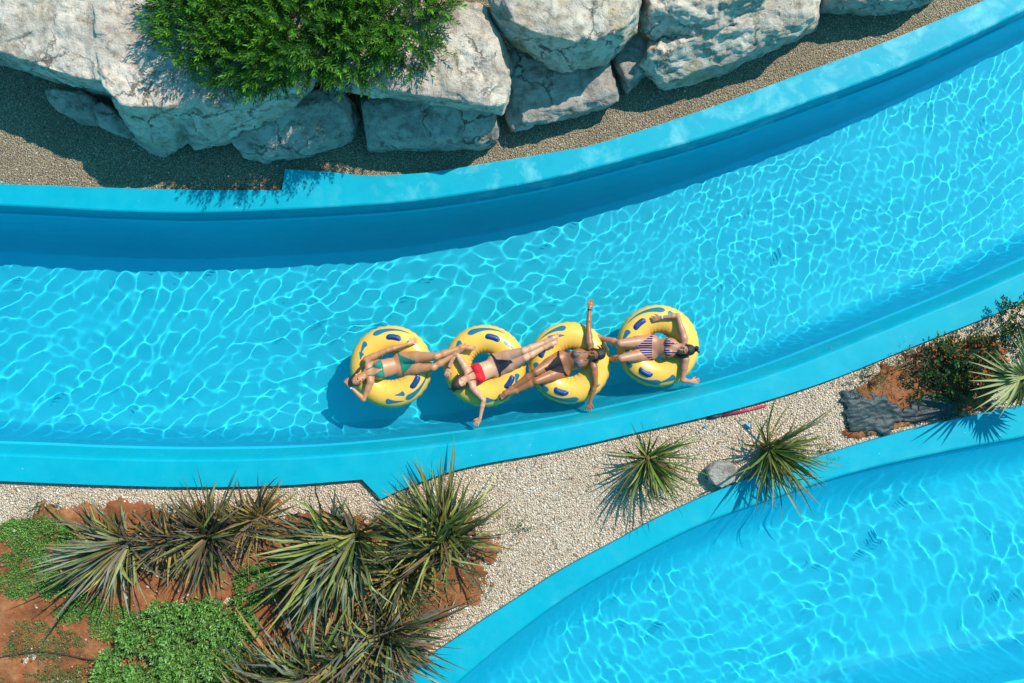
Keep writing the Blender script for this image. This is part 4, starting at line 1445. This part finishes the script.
# ------------------------------------------------------------------ people: one smooth-blended surface each
class Field:
    """signed distance grid; shapes are blended in with a smooth minimum"""
    def __init__(self, lo, hi, h):
        self.h = h
        self.lo = np.array(lo)
        self.n = np.ceil((np.array(hi) - self.lo) / h).astype(int) + 1
        self.D = np.full(self.n, 0.25, np.float32)

    def sub(self, lo, hi, pad):
        a = np.maximum(np.floor((np.array(lo) - pad - self.lo) / self.h).astype(int), 0)
        b = np.minimum(np.ceil((np.array(hi) + pad - self.lo) / self.h).astype(int) + 1, self.n)
        g = [self.lo[k] + np.arange(a[k], b[k]) * self.h for k in range(3)]
        X, Y, Z = np.meshgrid(*g, indexing='ij')
        return (slice(a[0], b[0]), slice(a[1], b[1]), slice(a[2], b[2])), np.stack([X, Y, Z], -1)

    def blend(self, sl, d, k):
        o = self.D[sl]
        if k <= 0:
            self.D[sl] = np.minimum(o, d)
        else:
            h = np.clip(0.5 + 0.5 * (o - d) / k, 0, 1)
            self.D[sl] = o * (1 - h) + d * h - k * h * (1 - h)

    def cone(self, a, b, ra, rb, k=0.02, flat=None):
        """tapered capsule; flat=(axis, factor) squashes it along an axis"""
        a, b = np.array(a, float), np.array(b, float)
        r = max(ra, rb)
        sl, P = self.sub(np.minimum(a, b), np.maximum(a, b), r + 0.05 + k)
        if not P.size:
            return
        q = P - a
        ba = b - a
        if flat is not None:
            ax, f = np.array(flat[0]) / np.linalg.norm(flat[0]), flat[1]
            t0 = np.clip((q @ ba) / (ba @ ba + 1e-12), 0, 1)
            e = q - t0[..., None] * ba
            e = e + ax * ((e @ ax) * (1 / f - 1))[..., None]
            d = np.linalg.norm(e, axis=-1) - (ra + (rb - ra) * t0)
            d *= 0.8
        else:
            t = np.clip((q @ ba) / (ba @ ba + 1e-12), 0, 1)
            d = np.linalg.norm(q - t[..., None] * ba, axis=-1) - (ra + (rb - ra) * t)
        self.blend(sl, d.astype(np.float32), k)

    def ell(self, c, axes, rad, k=0.03, cut=None):
        c = np.array(c, float)
        sl, P = self.sub(c, c, max(rad) + 0.06 + k)
        q = P - c
        L = [q @ np.array(a) for a in axes]
        k0 = np.sqrt(sum((l / r) ** 2 for l, r in zip(L, rad)))
        k1 = np.sqrt(sum((l / r ** 2) ** 2 for l, r in zip(L, rad)))
        d = k0 * (k0 - 1) / np.maximum(k1, 1e-6)
        if cut is not None:
            d = np.maximum(d, (q @ np.array(cut[0])) - cut[1])
        self.blend(sl, d.astype(np.float32), k)

    def mesh(self):
        """naive surface nets"""
        D, n = self.D, self.n
        s = D < 0
        c = np.zeros(tuple(n - 1), np.int8)
        for i in (0, 1):
            for j in (0, 1):
                for k in (0, 1):
                    c += s[i:n[0] - 1 + i, j:n[1] - 1 + j, k:n[2] - 1 + k]
        act = np.argwhere((c > 0) & (c < 8))
        idx = -np.ones(tuple(n - 1), np.int64)
        idx[tuple(act.T)] = np.arange(len(act))
        acc = np.zeros((len(act), 3)); cnt = np.zeros(len(act))
        cor = [(i, j, k) for i in (0, 1) for j in (0, 1) for k in (0, 1)]
        for a in range(8):
            for b in range(a + 1, 8):
                if sum(abs(x - y) for x, y in zip(cor[a], cor[b])) != 1:
                    continue
                ca, cb = np.array(cor[a]), np.array(cor[b])
                da, db = D[tuple((act + ca).T)], D[tuple((act + cb).T)]
                m = (da < 0) != (db < 0)
                t = np.where(m, da / np.where(m, da - db, 1), 0)
                acc[m] += (ca + (cb - ca) * t[:, None])[m]
                cnt[m] += 1
        V = self.lo + (act + acc / np.maximum(cnt, 1)[:, None]) * self.h
        F = []
        for ax in range(3):
            u, v = [k for k in range(3) if k != ax]
            sl0 = [slice(0, n[k]) for k in range(3)]; sl1 = list(sl0)
            sl0[ax] = slice(0, n[ax] - 1); sl1[ax] = slice(1, n[ax])
            e = np.argwhere(s[tuple(sl0)] != s[tuple(sl1)])
            e = e[(e[:, u] > 0) & (e[:, v] > 0) & (e[:, u] < n[u] - 1) & (e[:, v] < n[v] - 1)]
            flip = s[tuple(sl0)][tuple(e.T)]
            du = np.zeros(3, int); du[u] = 1
            dv = np.zeros(3, int); dv[v] = 1
            q = np.stack([idx[tuple((e - du - dv).T)], idx[tuple((e - dv).T)], idx[tuple(e.T)], idx[tuple((e - du).T)]], 1)
            if ax == 1:
                flip = ~flip
            q[~flip] = q[~flip][:, ::-1]
            F.append(q)
        F = np.concatenate(F)
        F = F[(F >= 0).all(1)]
        return V, F


def skin_mat(name, col):
    t = NT(name)
    a, b = t.noise(9, 4), t.noise(60, 3)
    c = t.ramp(a.outputs[0], [(0.3, tuple(x * y for x, y in zip(col, (0.93, 0.86, 0.82)))), (0.7, col)])
    t.set(Base_Color=c, Roughness=t.ramp(b.outputs[0], [(0.3, 0.38), (0.7, 0.5)]), Specular_IOR_Level=0.45, Subsurface_Weight=0.12, Subsurface_Scale=0.01)
    t.p.inputs['Subsurface Radius'].default_value = (1.0, 0.35, 0.2)
    return t.m


def hair_mat(name, col):
    t = NT(name)
    n = t.noise(55, 4, 0.7, t.coord('Object', (1, 1, 1)), 1.5)
    t.set(Base_Color=t.ramp(n.outputs[0], [(0.35, tuple(c * 0.5 for c in col)), (0.7, tuple(c * 1.7 for c in col))]), Roughness=0.42, Specular_IOR_Level=0.5, Normal=t.bump(n.outputs[0], 0.8, 0.012))
    return t.m


def cloth(name, col, stripes=None):
    t = NT(name)
    n = t.noise(140, 2)
    c = t.ramp(n.outputs[0], [(0.3, tuple(x * 0.85 for x in col)), (0.7, col)])
    if stripes:
        w = t.n.new('ShaderNodeTexWave')
        w.inputs['Scale'].default_value = stripes[1]
        w.bands_direction = 'Y'
        w.inputs['Distortion'].default_value = 0.6
        t.l.new(t.coord(), w.inputs['Vector'])
        c = t.mix(t.ramp(w.outputs[0], [(0.74, 0.0), (0.82, 1.0)]), c, stripes[0])
    t.set(Base_Color=c, Roughness=0.75, Specular_IOR_Level=0.25)
    return t.m


DARK_EYE = simple('eye_dark', (0.03, 0.02, 0.015), 0.2)
LIPS = simple('lip_skin', (0.42, 0.14, 0.12), 0.45)


def unit(v):
    v = np.array(v, float)
    return v / (np.linalg.norm(v) + 1e-9)


def add_hand(f, wr, tip, up, side, curl=0.25, spread=0.16, k=0.006):
    """palm, four unequal bent fingers and a thumb leaving the side of the palm"""
    wr = np.array(wr); d = unit(np.array(tip) - wr); u = unit(np.array(up) - d * np.dot(up, d)); s = np.cross(d, u) * side
    f.cone(wr, wr + d * 0.03, 0.025, 0.026, 0.015, (u, 0.72))
    f.cone(wr + d * 0.035 - s * 0.012, wr + d * 0.075 - s * 0.014, 0.024, 0.024, 0.012, (u, 0.52))
    f.cone(wr + d * 0.035 + s * 0.012, wr + d * 0.078 + s * 0.014, 0.024, 0.024, 0.012, (u, 0.52))
    for i, (o, ln) in enumerate(((0.030, 0.072), (0.010, 0.080), (-0.010, 0.075), (-0.029, 0.060))):
        a = spread * (1.5 - i) * 0.55
        fd = unit(d * math.cos(a) + s * math.sin(a))
        p0 = wr + d * 0.078 + s * o
        p1 = p0 + fd * ln * 0.5 - u * curl * 0.01
        fd2 = unit(fd * math.cos(curl) - u * math.sin(curl))
        p2 = p1 + fd2 * ln * 0.30
        fd3 = unit(fd * math.cos(curl * 2.2) - u * math.sin(curl * 2.2))
        p3 = p2 + fd3 * ln * 0.22
        f.cone(p0 - d * 0.012, p1, 0.0098, 0.009, k); f.cone(p1, p2, 0.009, 0.0083, 0.003); f.cone(p2, p3, 0.0083, 0.007, 0.003)
    t0 = wr + d * 0.03 + s * 0.026
    t1 = t0 + unit(d * 0.7 + s * 0.75) * 0.036
    t2 = t1 + unit(d * 0.95 + s * 0.35 - u * curl * 0.3) * 0.030
    f.cone(t0, t1, 0.0135, 0.011, 0.01); f.cone(t1, t2, 0.0105, 0.0085, 0.003)


def add_foot(f, kn, an, toe, up):
    an, toe = np.array(an), np.array(toe)
    d = unit(toe - an)
    u = unit(np.array(up) - d * np.dot(up, d))
    s = np.cross(d, u)
    shin = unit(an - np.array(kn))
    heel = an + shin * 0.03 - d * 0.03
    f.cone(an, heel, 0.034, 0.031, 0.02)
    f.cone(heel, an + d * 0.10 + shin * 0.02, 0.03, 0.033, 0.025)
    f.cone(an, an + d * 0.10 + shin * 0.015, 0.034, 0.028, 0.025)
    f.cone(an + d * 0.09 + shin * 0.02 - s * 0.012, an + d * 0.145 + shin * 0.022 - s * 0.012, 0.027, 0.020, 0.015)
    f.cone(an + d * 0.09 + shin * 0.02 + s * 0.012, an + d * 0.145 + shin * 0.022 + s * 0.012, 0.027, 0.020, 0.015)
    for i, (o, ln, r) in enumerate(((-0.026, 0.045, 0.011), (-0.009, 0.042, 0.0085), (0.006, 0.037, 0.008), (0.019, 0.03, 0.0078), (0.031, 0.022, 0.0075))):
        p = an + d * 0.15 + shin * 0.024 + s * o
        f.cone(p, p + d * ln, r, r * 0.9, 0.004)


def shell(name, V, F, N, mask, off, mat, parent):
    """a garment: the part of the body surface under it, lifted off the skin and closed at its hems"""
    q = F[mask[F].all(1)]
    if not len(q):
        return None
    used, inv = np.unique(q, return_inverse=True)
    q = inv.reshape(q.shape)
    n = len(used)
    top = V[used] + N[used] * off
    bot = V[used] - N[used] * 0.002
    e = {}
    for f_ in q:
        for a, b in zip(f_, np.roll(f_, -1)):
            e[(a, b)] = 1
    rim = [(a, b) for (a, b) in e if (b, a) not in e]
    Q = np.concatenate([q, np.array([(b, a, a + n, b + n) for a, b in rim])]) if rim else q
    return np_mesh(name, np.concatenate([top, bot]), Q, mat, parent)


def vnormals(V, F):
    fn = np.cross(V[F[:, 2]] - V[F[:, 0]], V[F[:, 3]] - V[F[:, 1]])
    N = np.zeros_like(V)
    for k in range(4):
        np.add.at(N, F[:, k], fn)
    return N / (np.linalg.norm(N, axis=1, keepdims=True) + 1e-12)


def band(name, c, d, r, mat, parent, w=0.018):
    """bracelet round a wrist"""
    d = unit(d); a = unit(np.cross(d, [0.3, 0.2, 1])); b = np.cross(d, a)
    V, F = [], []
    for i in range(20):
        t = 2 * math.pi * i / 20
        for (rr, h) in ((r, -w / 2), (r + 0.005, -w / 2), (r + 0.005, w / 2), (r, w / 2)):
            V.append(np.array(c) + (a * math.cos(t) + b * math.sin(t)) * rr + d * h)
    for i in range(20):
        for k in range(4):
            F.append((i * 4 + k, ((i + 1) % 20) * 4 + k, ((i + 1) % 20) * 4 + (k + 1) % 4, i * 4 + (k + 1) % 4))
    return pyd(name, V, F, mat, parent)


def person(J, label, skin, hairm, top, bottom, hair, face, head_up, style, palms=(1, -1), curl=(0.25, 0.25), build=1.1):
    """J: joint name -> (px, py, z).  A is the side nearer the photo's top, B the other."""
    w = {k: np.array(W(*v)) for k, v in J.items()}
    hip = (w['hipA'] + w['hipB']) / 2
    neck = w['neck']
    allp = np.array(list(w.values()))
    h = 0.0062
    f = Field(allp.min(0) - 0.22, allp.max(0) + 0.22, h)
    ax = unit(neck - hip); TL = np.linalg.norm(neck - hip)
    lat = unit(w['shA'] - w['shB'] + 1.2 * (w['hipA'] - w['hipB'])); lat = unit(lat - ax * np.dot(lat, ax))
    fr = np.cross(ax, lat)
    if fr[2] < 0:
        fr = -fr
    axes = (lat, ax, fr)
    b = build
    hipd = unit(w['hipA'] - w['hipB'])
    # trunk
    f.ell(hip + ax * 0.02 - fr * 0.005, axes, (0.165 * b, 0.125, 0.105), 0)
    f.ell(hip + ax * 0.20 * TL / 0.54, axes, (0.122 * b, 0.15, 0.088), 0.06)
    f.ell(hip + ax * 0.355 * TL / 0.54, axes, (0.138 * b, 0.15, 0.10), 0.05)
    f.cone(w['shA'] - lat * 0.03, w['shB'] + lat * 0.03, 0.05, 0.05, 0.05)
    f.cone(hip + ax * 0.4 * TL / 0.54, neck - ax * 0.03, 0.085, 0.05, 0.05, (fr, 0.75))
    ch_ = hip + ax * 0.365 * TL / 0.54
    bc = [ch_ + lat * 0.072 + fr * 0.068, ch_ - lat * 0.072 + fr * 0.068]
    for c in bc:
        f.ell(c, axes, (0.062, 0.064, 0.055), 0.025)
    for s in (1, -1):
        f.ell(hip - ax * 0.05 + lat * s * 0.075 - fr * 0.05, axes, (0.085, 0.095, 0.075), 0.04)
    # neck and head
    hu = unit(head_up); fc = unit(np.array(face) - hu * np.dot(face, hu)); sd = np.cross(fc, hu)
    hc = w['head']
    f.cone(neck - ax * 0.03, hc - hu * 0.05 - fc * 0.02, 0.052, 0.048, 0.035)
    f.ell(hc + hu * 0.02 - fc * 0.01, (sd, hu, fc), (0.074, 0.098, 0.092), 0.02)
    f.ell(hc - hu * 0.045 + fc * 0.025, (sd, hu, fc), (0.056, 0.068, 0.062), 0.03)       # jaw
    f.ell(hc - hu * 0.098 + fc * 0.062, (sd, hu, fc), (0.020, 0.017, 0.018), 0.02)       # chin
    f.cone(hc + hu * 0.008 + fc * 0.082, hc - hu * 0.032 + fc * 0.102, 0.009, 0.0135, 0.012)   # nose
    for s in (1, -1):
        f.ell(hc - hu * 0.012 + fc * 0.066 + sd * s * 0.042, (sd, hu, fc), (0.022, 0.016, 0.018), 0.02)   # cheek
        f.cone(hc + hu * 0.026 + fc * 0.082 + sd * s * 0.014, hc + hu * 0.028 + fc * 0.070 + sd * s * 0.046, 0.008, 0.008, 0.012)  # brow
        f.ell(hc - hu * 0.012 - fc * 0.012 + sd * s * 0.076, (sd, hu, fc), (0.010, 0.030, 0.018), 0.008)  # ear
    # limbs
    for S in 'AB':
        sh, el, wr, tip = w['sh' + S], w['el' + S], w['wr' + S], w['ha' + S]
        f.cone(sh, sh + (el - sh) * 0.4, 0.050 * b, 0.044 * b, 0.04)
        f.cone(sh + (el - sh) * 0.3, el, 0.044 * b, 0.035, 0.02)
        m = el + (wr - el) * 0.3
        f.cone(el, m, 0.035, 0.037, 0.015); f.cone(m, wr, 0.037, 0.0235, 0.015)
        i = 'AB'.index(S)
        dirn = unit(tip - wr)
        up = np.array([0, 0, 1.0])
        add_hand(f, wr, tip, up, palms[i], curl[i])
        hp, kn, an, toe = w['hip' + S], w['knee' + S], w['ank' + S], w['toe' + S]
        f.cone(hp - ax * 0.0, hp + (kn - hp) * 0.45, 0.102 * b, 0.088 * b, 0.035)
        f.cone(hp + (kn - hp) * 0.4, kn, 0.089 * b, 0.057, 0.02)
        f.ell(kn + fr * 0.012, axes, (0.045, 0.05, 0.045), 0.02)
        kd = unit(an - kn); back = unit(np.cross(np.cross(kd, np.array([0, 0, 1.0])), kd))
        m = kn + (an - kn) * 0.32 - back * 0.012
        f.cone(kn, m, 0.047, 0.052, 0.02); f.cone(m, an, 0.052 * b, 0.032, 0.02)
        add_foot(f, kn, an, toe, (0, 0, 1))
    V, F = f.mesh()
    N = vnormals(V, F)
    root = empty('person', W(J['hipA'][0], J['hipA'][1], W1))
    off = np.array(root.location)
    tag(root, label, 'person', 'women lounging in a row of rings')
    body = np_mesh('body', V - off, F, skin, root)
    body.cycles.is_caustics_receiver = True
    # garments in trunk coordinates
    q = V - hip
    a_, l_, d_ = q @ ax, q @ lat, q @ fr
    sc_ = TL / 0.54
    armd = np.full(len(V), 9.0)
    for S in 'AB':
        for p, r in ((w['sh' + S] + (w['el' + S] - w['sh' + S]) * 0.18, w['el' + S]), (w['el' + S], w['wr' + S]), (w['wr' + S], w['ha' + S])):
            e = V - p; ba = r - p
            t = np.clip(e @ ba / (ba @ ba), 0, 1)
            armd = np.minimum(armd, np.linalg.norm(e - t[:, None] * ba, axis=1))
    trunk = (armd > 0.062) & (np.abs(l_) < 0.2) & (np.linalg.norm(V - hc, axis=1) > 0.13)
    # bottoms: front triangle, hip band and seat
    fw = 0.028 + np.clip(a_ + 0.12, 0, 1) * style.get('brief', 0.78)
    m = trunk & (a_ < 0.055) & (a_ > -0.15) & (np.abs(l_) < fw)
    m |= trunk & (a_ > 0.022) & (a_ < 0.052)
    shell('bikini_bottom', V - off, F, N, m, 0.005, bottom, root)
    # top
    m = np.zeros(len(V), bool)
    if style.get('top') == 'full':
        m |= trunk & (a_ > 0.285 * sc_) & (a_ < 0.435 * sc_ - 0.03 * np.cos(l_ / 0.07 * math.pi) * 0 ) & (np.abs(l_) < 0.16)
    else:
        for c in bc:
            e = V - c
            ea, elat = e @ ax, e @ lat
            m |= trunk & (d_ > 0.03) & (ea > -0.058) & (ea < 0.075) & (np.abs(elat) < 0.062 - np.clip(ea + 0.01, 0, 1) * 0.62)
        m |= trunk & (a_ > 0.300 * sc_) & (a_ < 0.318 * sc_)
    for s in (1, -1):                                              # straps up to the neck
        x0 = s * (0.072 - np.clip((a_ - 0.40 * sc_) / 0.14, 0, 1) * 0.03)
        m |= (np.abs(l_ - x0) < 0.011) & (a_ > 0.40 * sc_) & (a_ < TL - 0.005) & (d_ > -0.03) & (np.linalg.norm(V - hc, axis=1) > 0.11) & (armd > 0.05)
    shell('bikini_top', V - off, F, N, m, 0.005, top, root)
    # hair
    g = Field(hc - 0.42, hc + 0.42, 0.0065)
    g.ell(hc + hu * 0.026 - fc * 0.016, (sd, hu, fc), (0.088, 0.104, 0.098), 0, (unit(fc * 0.92 + hu * -0.42), style.get('fringe', 0.033)))
    rr = random.Random(len(label))
    for path, n, wd, r0 in hair:                                    # locks: bundles of strands along a path given in head axes
        for k in range(n):
            o = np.array([rr.gauss(0, wd), rr.gauss(0, wd), rr.gauss(0, wd * 0.6)])
            pts = [hc + sd * (p[0]) + hu * p[1] + fc * p[2] + o * (0.4 + 0.6 * i / max(1, len(path) - 1)) for i, p in enumerate(path)]
            for i in range(len(pts) - 1):
                t0, t1 = i / (len(pts) - 1), (i + 1) / (len(pts) - 1)
                g.cone(pts[i], pts[i + 1], r0 * (1 - 0.5 * t0), r0 * (1 - 0.5 * t1), 0.004)
    hv, hf = g.mesh()
    np_mesh('hair', hv - off, hf, hairm, root)
    # eyes and mouth
    for s in (1, -1):
        c = hc + hu * 0.009 + fc * 0.0795 + sd * s * 0.031 - off
        vs, fs = [], []
        for i in range(7):
            for j in range(10):
                t, p = math.pi * (i + 0.5) / 7, 2 * math.pi * j / 10
                vs.append(c + sd * 0.014 * math.sin(t) * math.cos(p) + hu * 0.0075 * math.sin(t) * math.sin(p) + fc * 0.008 * math.cos(t))
        for i in range(6):
            for j in range(10):
                fs.append((i * 10 + j, i * 10 + (j + 1) % 10, (i + 1) * 10 + (j + 1) % 10, (i + 1) * 10 + j))
        pyd('eye', vs, fs, DARK_EYE, root)
    c = hc - hu * 0.062 + fc * 0.0865 - off
    vs, fs = [], []
    for i in range(7):
        for j in range(12):
            t, p = math.pi * (i + 0.5) / 7, 2 * math.pi * j / 12
            vs.append(c + sd * 0.024 * math.sin(t) * math.cos(p) + hu * 0.0085 * math.sin(t) * math.sin(p) + fc * 0.010 * math.cos(t))
    for i in range(6):
        for j in range(12):
            fs.append((i * 12 + j, i * 12 + (j + 1) % 12, (i + 1) * 12 + (j + 1) % 12, (i + 1) * 12 + j))
    pyd('mouth', vs, fs, LIPS, root)
    if style.get('band'):
        S, m_, wd = style['band']
        band('bracelet', w['wr' + S] - unit(w['ha' + S] - w['wr' + S]) * 0.012 - off, w['wr' + S] - w['el' + S], 0.026, m_, root, wd)
    return root


Z = W1
SK1, SK2 = skin_mat('tanned_skin', (0.47, 0.222, 0.112)), skin_mat('fair_skin', (0.56, 0.305, 0.195))
SK3, SK4 = skin_mat('deep_tan_skin', (0.32, 0.13, 0.058)), skin_mat('light_tan_skin', (0.43, 0.21, 0.13))
HB = hair_mat('dark_brown_hair', (0.035, 0.02, 0.014))
HK = hair_mat('black_hair', (0.018, 0.014, 0.014))
GREEN, RED = cloth('green_swimwear', (0.015, 0.20, 0.15)), cloth('red_swimwear', (0.62, 0.015, 0.03))
NAVY, BLACK = cloth('dark_swimwear', (0.02, 0.028, 0.045)), cloth('black_swimwear', (0.014, 0.013, 0.016))
PATT = cloth('patterned_swimwear', (0.05, 0.04, 0.05), ((0.40, 0.30, 0.30), 16))
STRIPE = cloth('striped_swimwear', (0.018, 0.016, 0.06), ((0.55, 0.30, 0.32), 9))
WHITEB, DARKB, STEEL = simple('white_band', (0.75, 0.74, 0.72), 0.4), simple('dark_band', (0.02, 0.02, 0.03), 0.5), simple('steel_watch', (0.5, 0.5, 0.52), 0.25)

person({'head': (357.5, 379.5, Z + .34), 'neck': (366, 372.5, Z + .29), 'shA': (366.5, 359.5, Z + .29), 'elA': (387.5, 350, Z + .31), 'wrA': (408, 344, Z + .28), 'haA': (416, 340, Z + .25),
        'shB': (370.5, 382, Z + .30), 'elB': (363.5, 399.5, Z + .29), 'wrB': (351, 387, Z + .31), 'haB': (346, 380, Z + .33),
        'hipA': (401.5, 358, Z + .12), 'hipB': (403.5, 369.5, Z + .10), 'kneeA': (436, 356.5, Z + .36), 'kneeB': (433, 367.5, Z + .31), 'ankA': (461, 347.5, Z + .30), 'ankB': (455, 354, Z + .29),
        'toeA': (473, 349, Z + .30), 'toeB': (465, 346, Z + .30)},
       'woman in a green bikini with one hand behind her head', SK1, HB, GREEN, GREEN,
       [([(0, 0.08, -0.05), (0.02, 0.11, -0.08), (0.05, 0.10, -0.12)], 8, 0.025, 0.02), ([(-0.07, 0.02, -0.04), (-0.12, -0.08, -0.03), (-0.15, -0.17, -0.02), (-0.18, -0.22, -0.03)], 9, 0.02, 0.011)],
       (0.25, -0.35, 0.9), (-0.8, -0.45, 0.25), {'band': ('B', WHITEB, 0.02)}, (-1, 1), (0.3, 0.7))
person({'head': (459.5, 383, Z + .33), 'neck': (467.5, 377.5, Z + .29), 'shA': (464.5, 366, Z + .28), 'elA': (455.5, 352, Z + .29), 'wrA': (448.5, 368, Z + .25), 'haA': (446.5, 376, Z + .24),
        'shB': (473, 388, Z + .28), 'elB': (483.5, 400, Z + .25), 'wrB': (480, 418, Z + .20), 'haB': (474, 428, Z + .17),
        'hipA': (496, 360, Z + .12), 'hipB': (498, 371, Z + .10), 'kneeA': (523.5, 351, Z + .36), 'kneeB': (525, 358, Z + .34), 'ankA': (546, 342, Z + .30), 'ankB': (545, 347, Z + .29),
        'toeA': (556, 336.5, Z + .32), 'toeB': (557, 342, Z + .31)},
       'woman in a red top and dark bottoms with one arm reaching down over the water', SK2, HB, RED, NAVY,
       [([(0, 0.08, -0.05), (0.02, 0.10, -0.09), (0.0, 0.06, -0.14)], 8, 0.03, 0.02), ([(0.06, 0.04, 0.0), (0.085, -0.04, 0.0), (0.08, -0.10, -0.02)], 10, 0.016, 0.015), ([(-0.06, 0.04, 0.0), (-0.085, -0.04, 0.0), (-0.08, -0.10, -0.02)], 10, 0.016, 0.015)],
       (0.75, 0.3, 0.5), (-0.5, -0.45, 0.75), {'top': 'full', 'brief': 0.55, 'band': ('A', DARKB, 0.016), 'fringe': 0.055}, (-1, 1), (0.5, 0.2))
person({'head': (597, 354.5, Z + .36), 'neck': (588.5, 355.5, Z + .30), 'shA': (589.5, 342.5, Z + .29), 'elA': (588.5, 325.5, Z + .24), 'wrA': (589.5, 309, Z + .22), 'haA': (590.5, 300.5, Z + .22),
        'shB': (594, 368, Z + .29), 'elB': (595.5, 384, Z + .26), 'wrB': (590, 402, Z + .20), 'haB': (588, 411, Z + .17),
        'hipA': (560, 357.5, Z + .12), 'hipB': (563.5, 370.5, Z + .11), 'kneeA': (536, 372, Z + .36), 'kneeB': (536.5, 381, Z + .34), 'ankA': (511.5, 388.5, Z + .29), 'ankB': (516, 391, Z + .28),
        'toeA': (503, 396, Z + .31), 'toeB': (505, 392.5, Z + .30)},
       'deeply tanned woman in dark swimwear with both arms stretched out sideways', SK3, HK, PATT, BLACK,
       [([(0, 0.07, -0.05), (0.05, 0.10, -0.06), (0.10, 0.06, -0.05)], 8, 0.025, 0.02), ([(0.06, 0.03, -0.02), (0.09, -0.06, 0.02), (0.075, -0.15, 0.05)], 14, 0.018, 0.016), ([(-0.06, 0.03, -0.02), (-0.09, -0.06, 0.02), (-0.07, -0.15, 0.05)], 14, 0.018, 0.016)],
       (-0.68, -0.1, 0.68), (0.66, 0.05, 0.72), {'band': ('A', DARKB, 0.022), 'fringe': 0.05}, (1, -1), (0.15, 0.2))
person({'head': (686.5, 350, Z + .36), 'neck': (679.5, 348, Z + .30), 'shA': (684, 337.5, Z + .29), 'elA': (677.5, 315.5, Z + .28), 'wrA': (661, 317.5, Z + .27), 'haA': (650, 319.5, Z + .25),
        'shB': (685.5, 360.5, Z + .29), 'elB': (682.5, 380, Z + .25), 'wrB': (690.5, 381.5, Z + .20), 'haB': (699, 381, Z + .16),
        'hipA': (650.5, 341, Z + .12), 'hipB': (651, 353, Z + .11), 'kneeA': (620, 343.5, Z + .34), 'kneeB': (621, 358.5, Z + .33), 'ankA': (599, 337.5, Z + .10), 'ankB': (606, 359.5, Z - .02),
        'toeA': (592, 337, Z + .04), 'toeB': (600, 360, Z - .08)},
       'woman in a navy and pink striped bikini with long dark hair over her chest', SK4, HK, STRIPE, STRIPE,
       [([(0.0, 0.08, -0.06), (0.01, 0.13, -0.06), (-0.02, 0.17, -0.05)], 8, 0.028, 0.02), ([(-0.065, 0.02, 0.0), (-0.10, -0.08, 0.03), (-0.075, -0.18, 0.06), (-0.05, -0.25, 0.05)], 14, 0.02, 0.015), ([(0.06, 0.0, -0.03), (0.08, -0.09, 0.0)], 8, 0.018, 0.014)],
       (-0.68, 0.0, 0.68), (0.66, 0.0, 0.72), {'band': ('A', STEEL, 0.024), 'brief': 1.05, 'fringe': 0.052}, (1, -1), (0.3, 0.15))
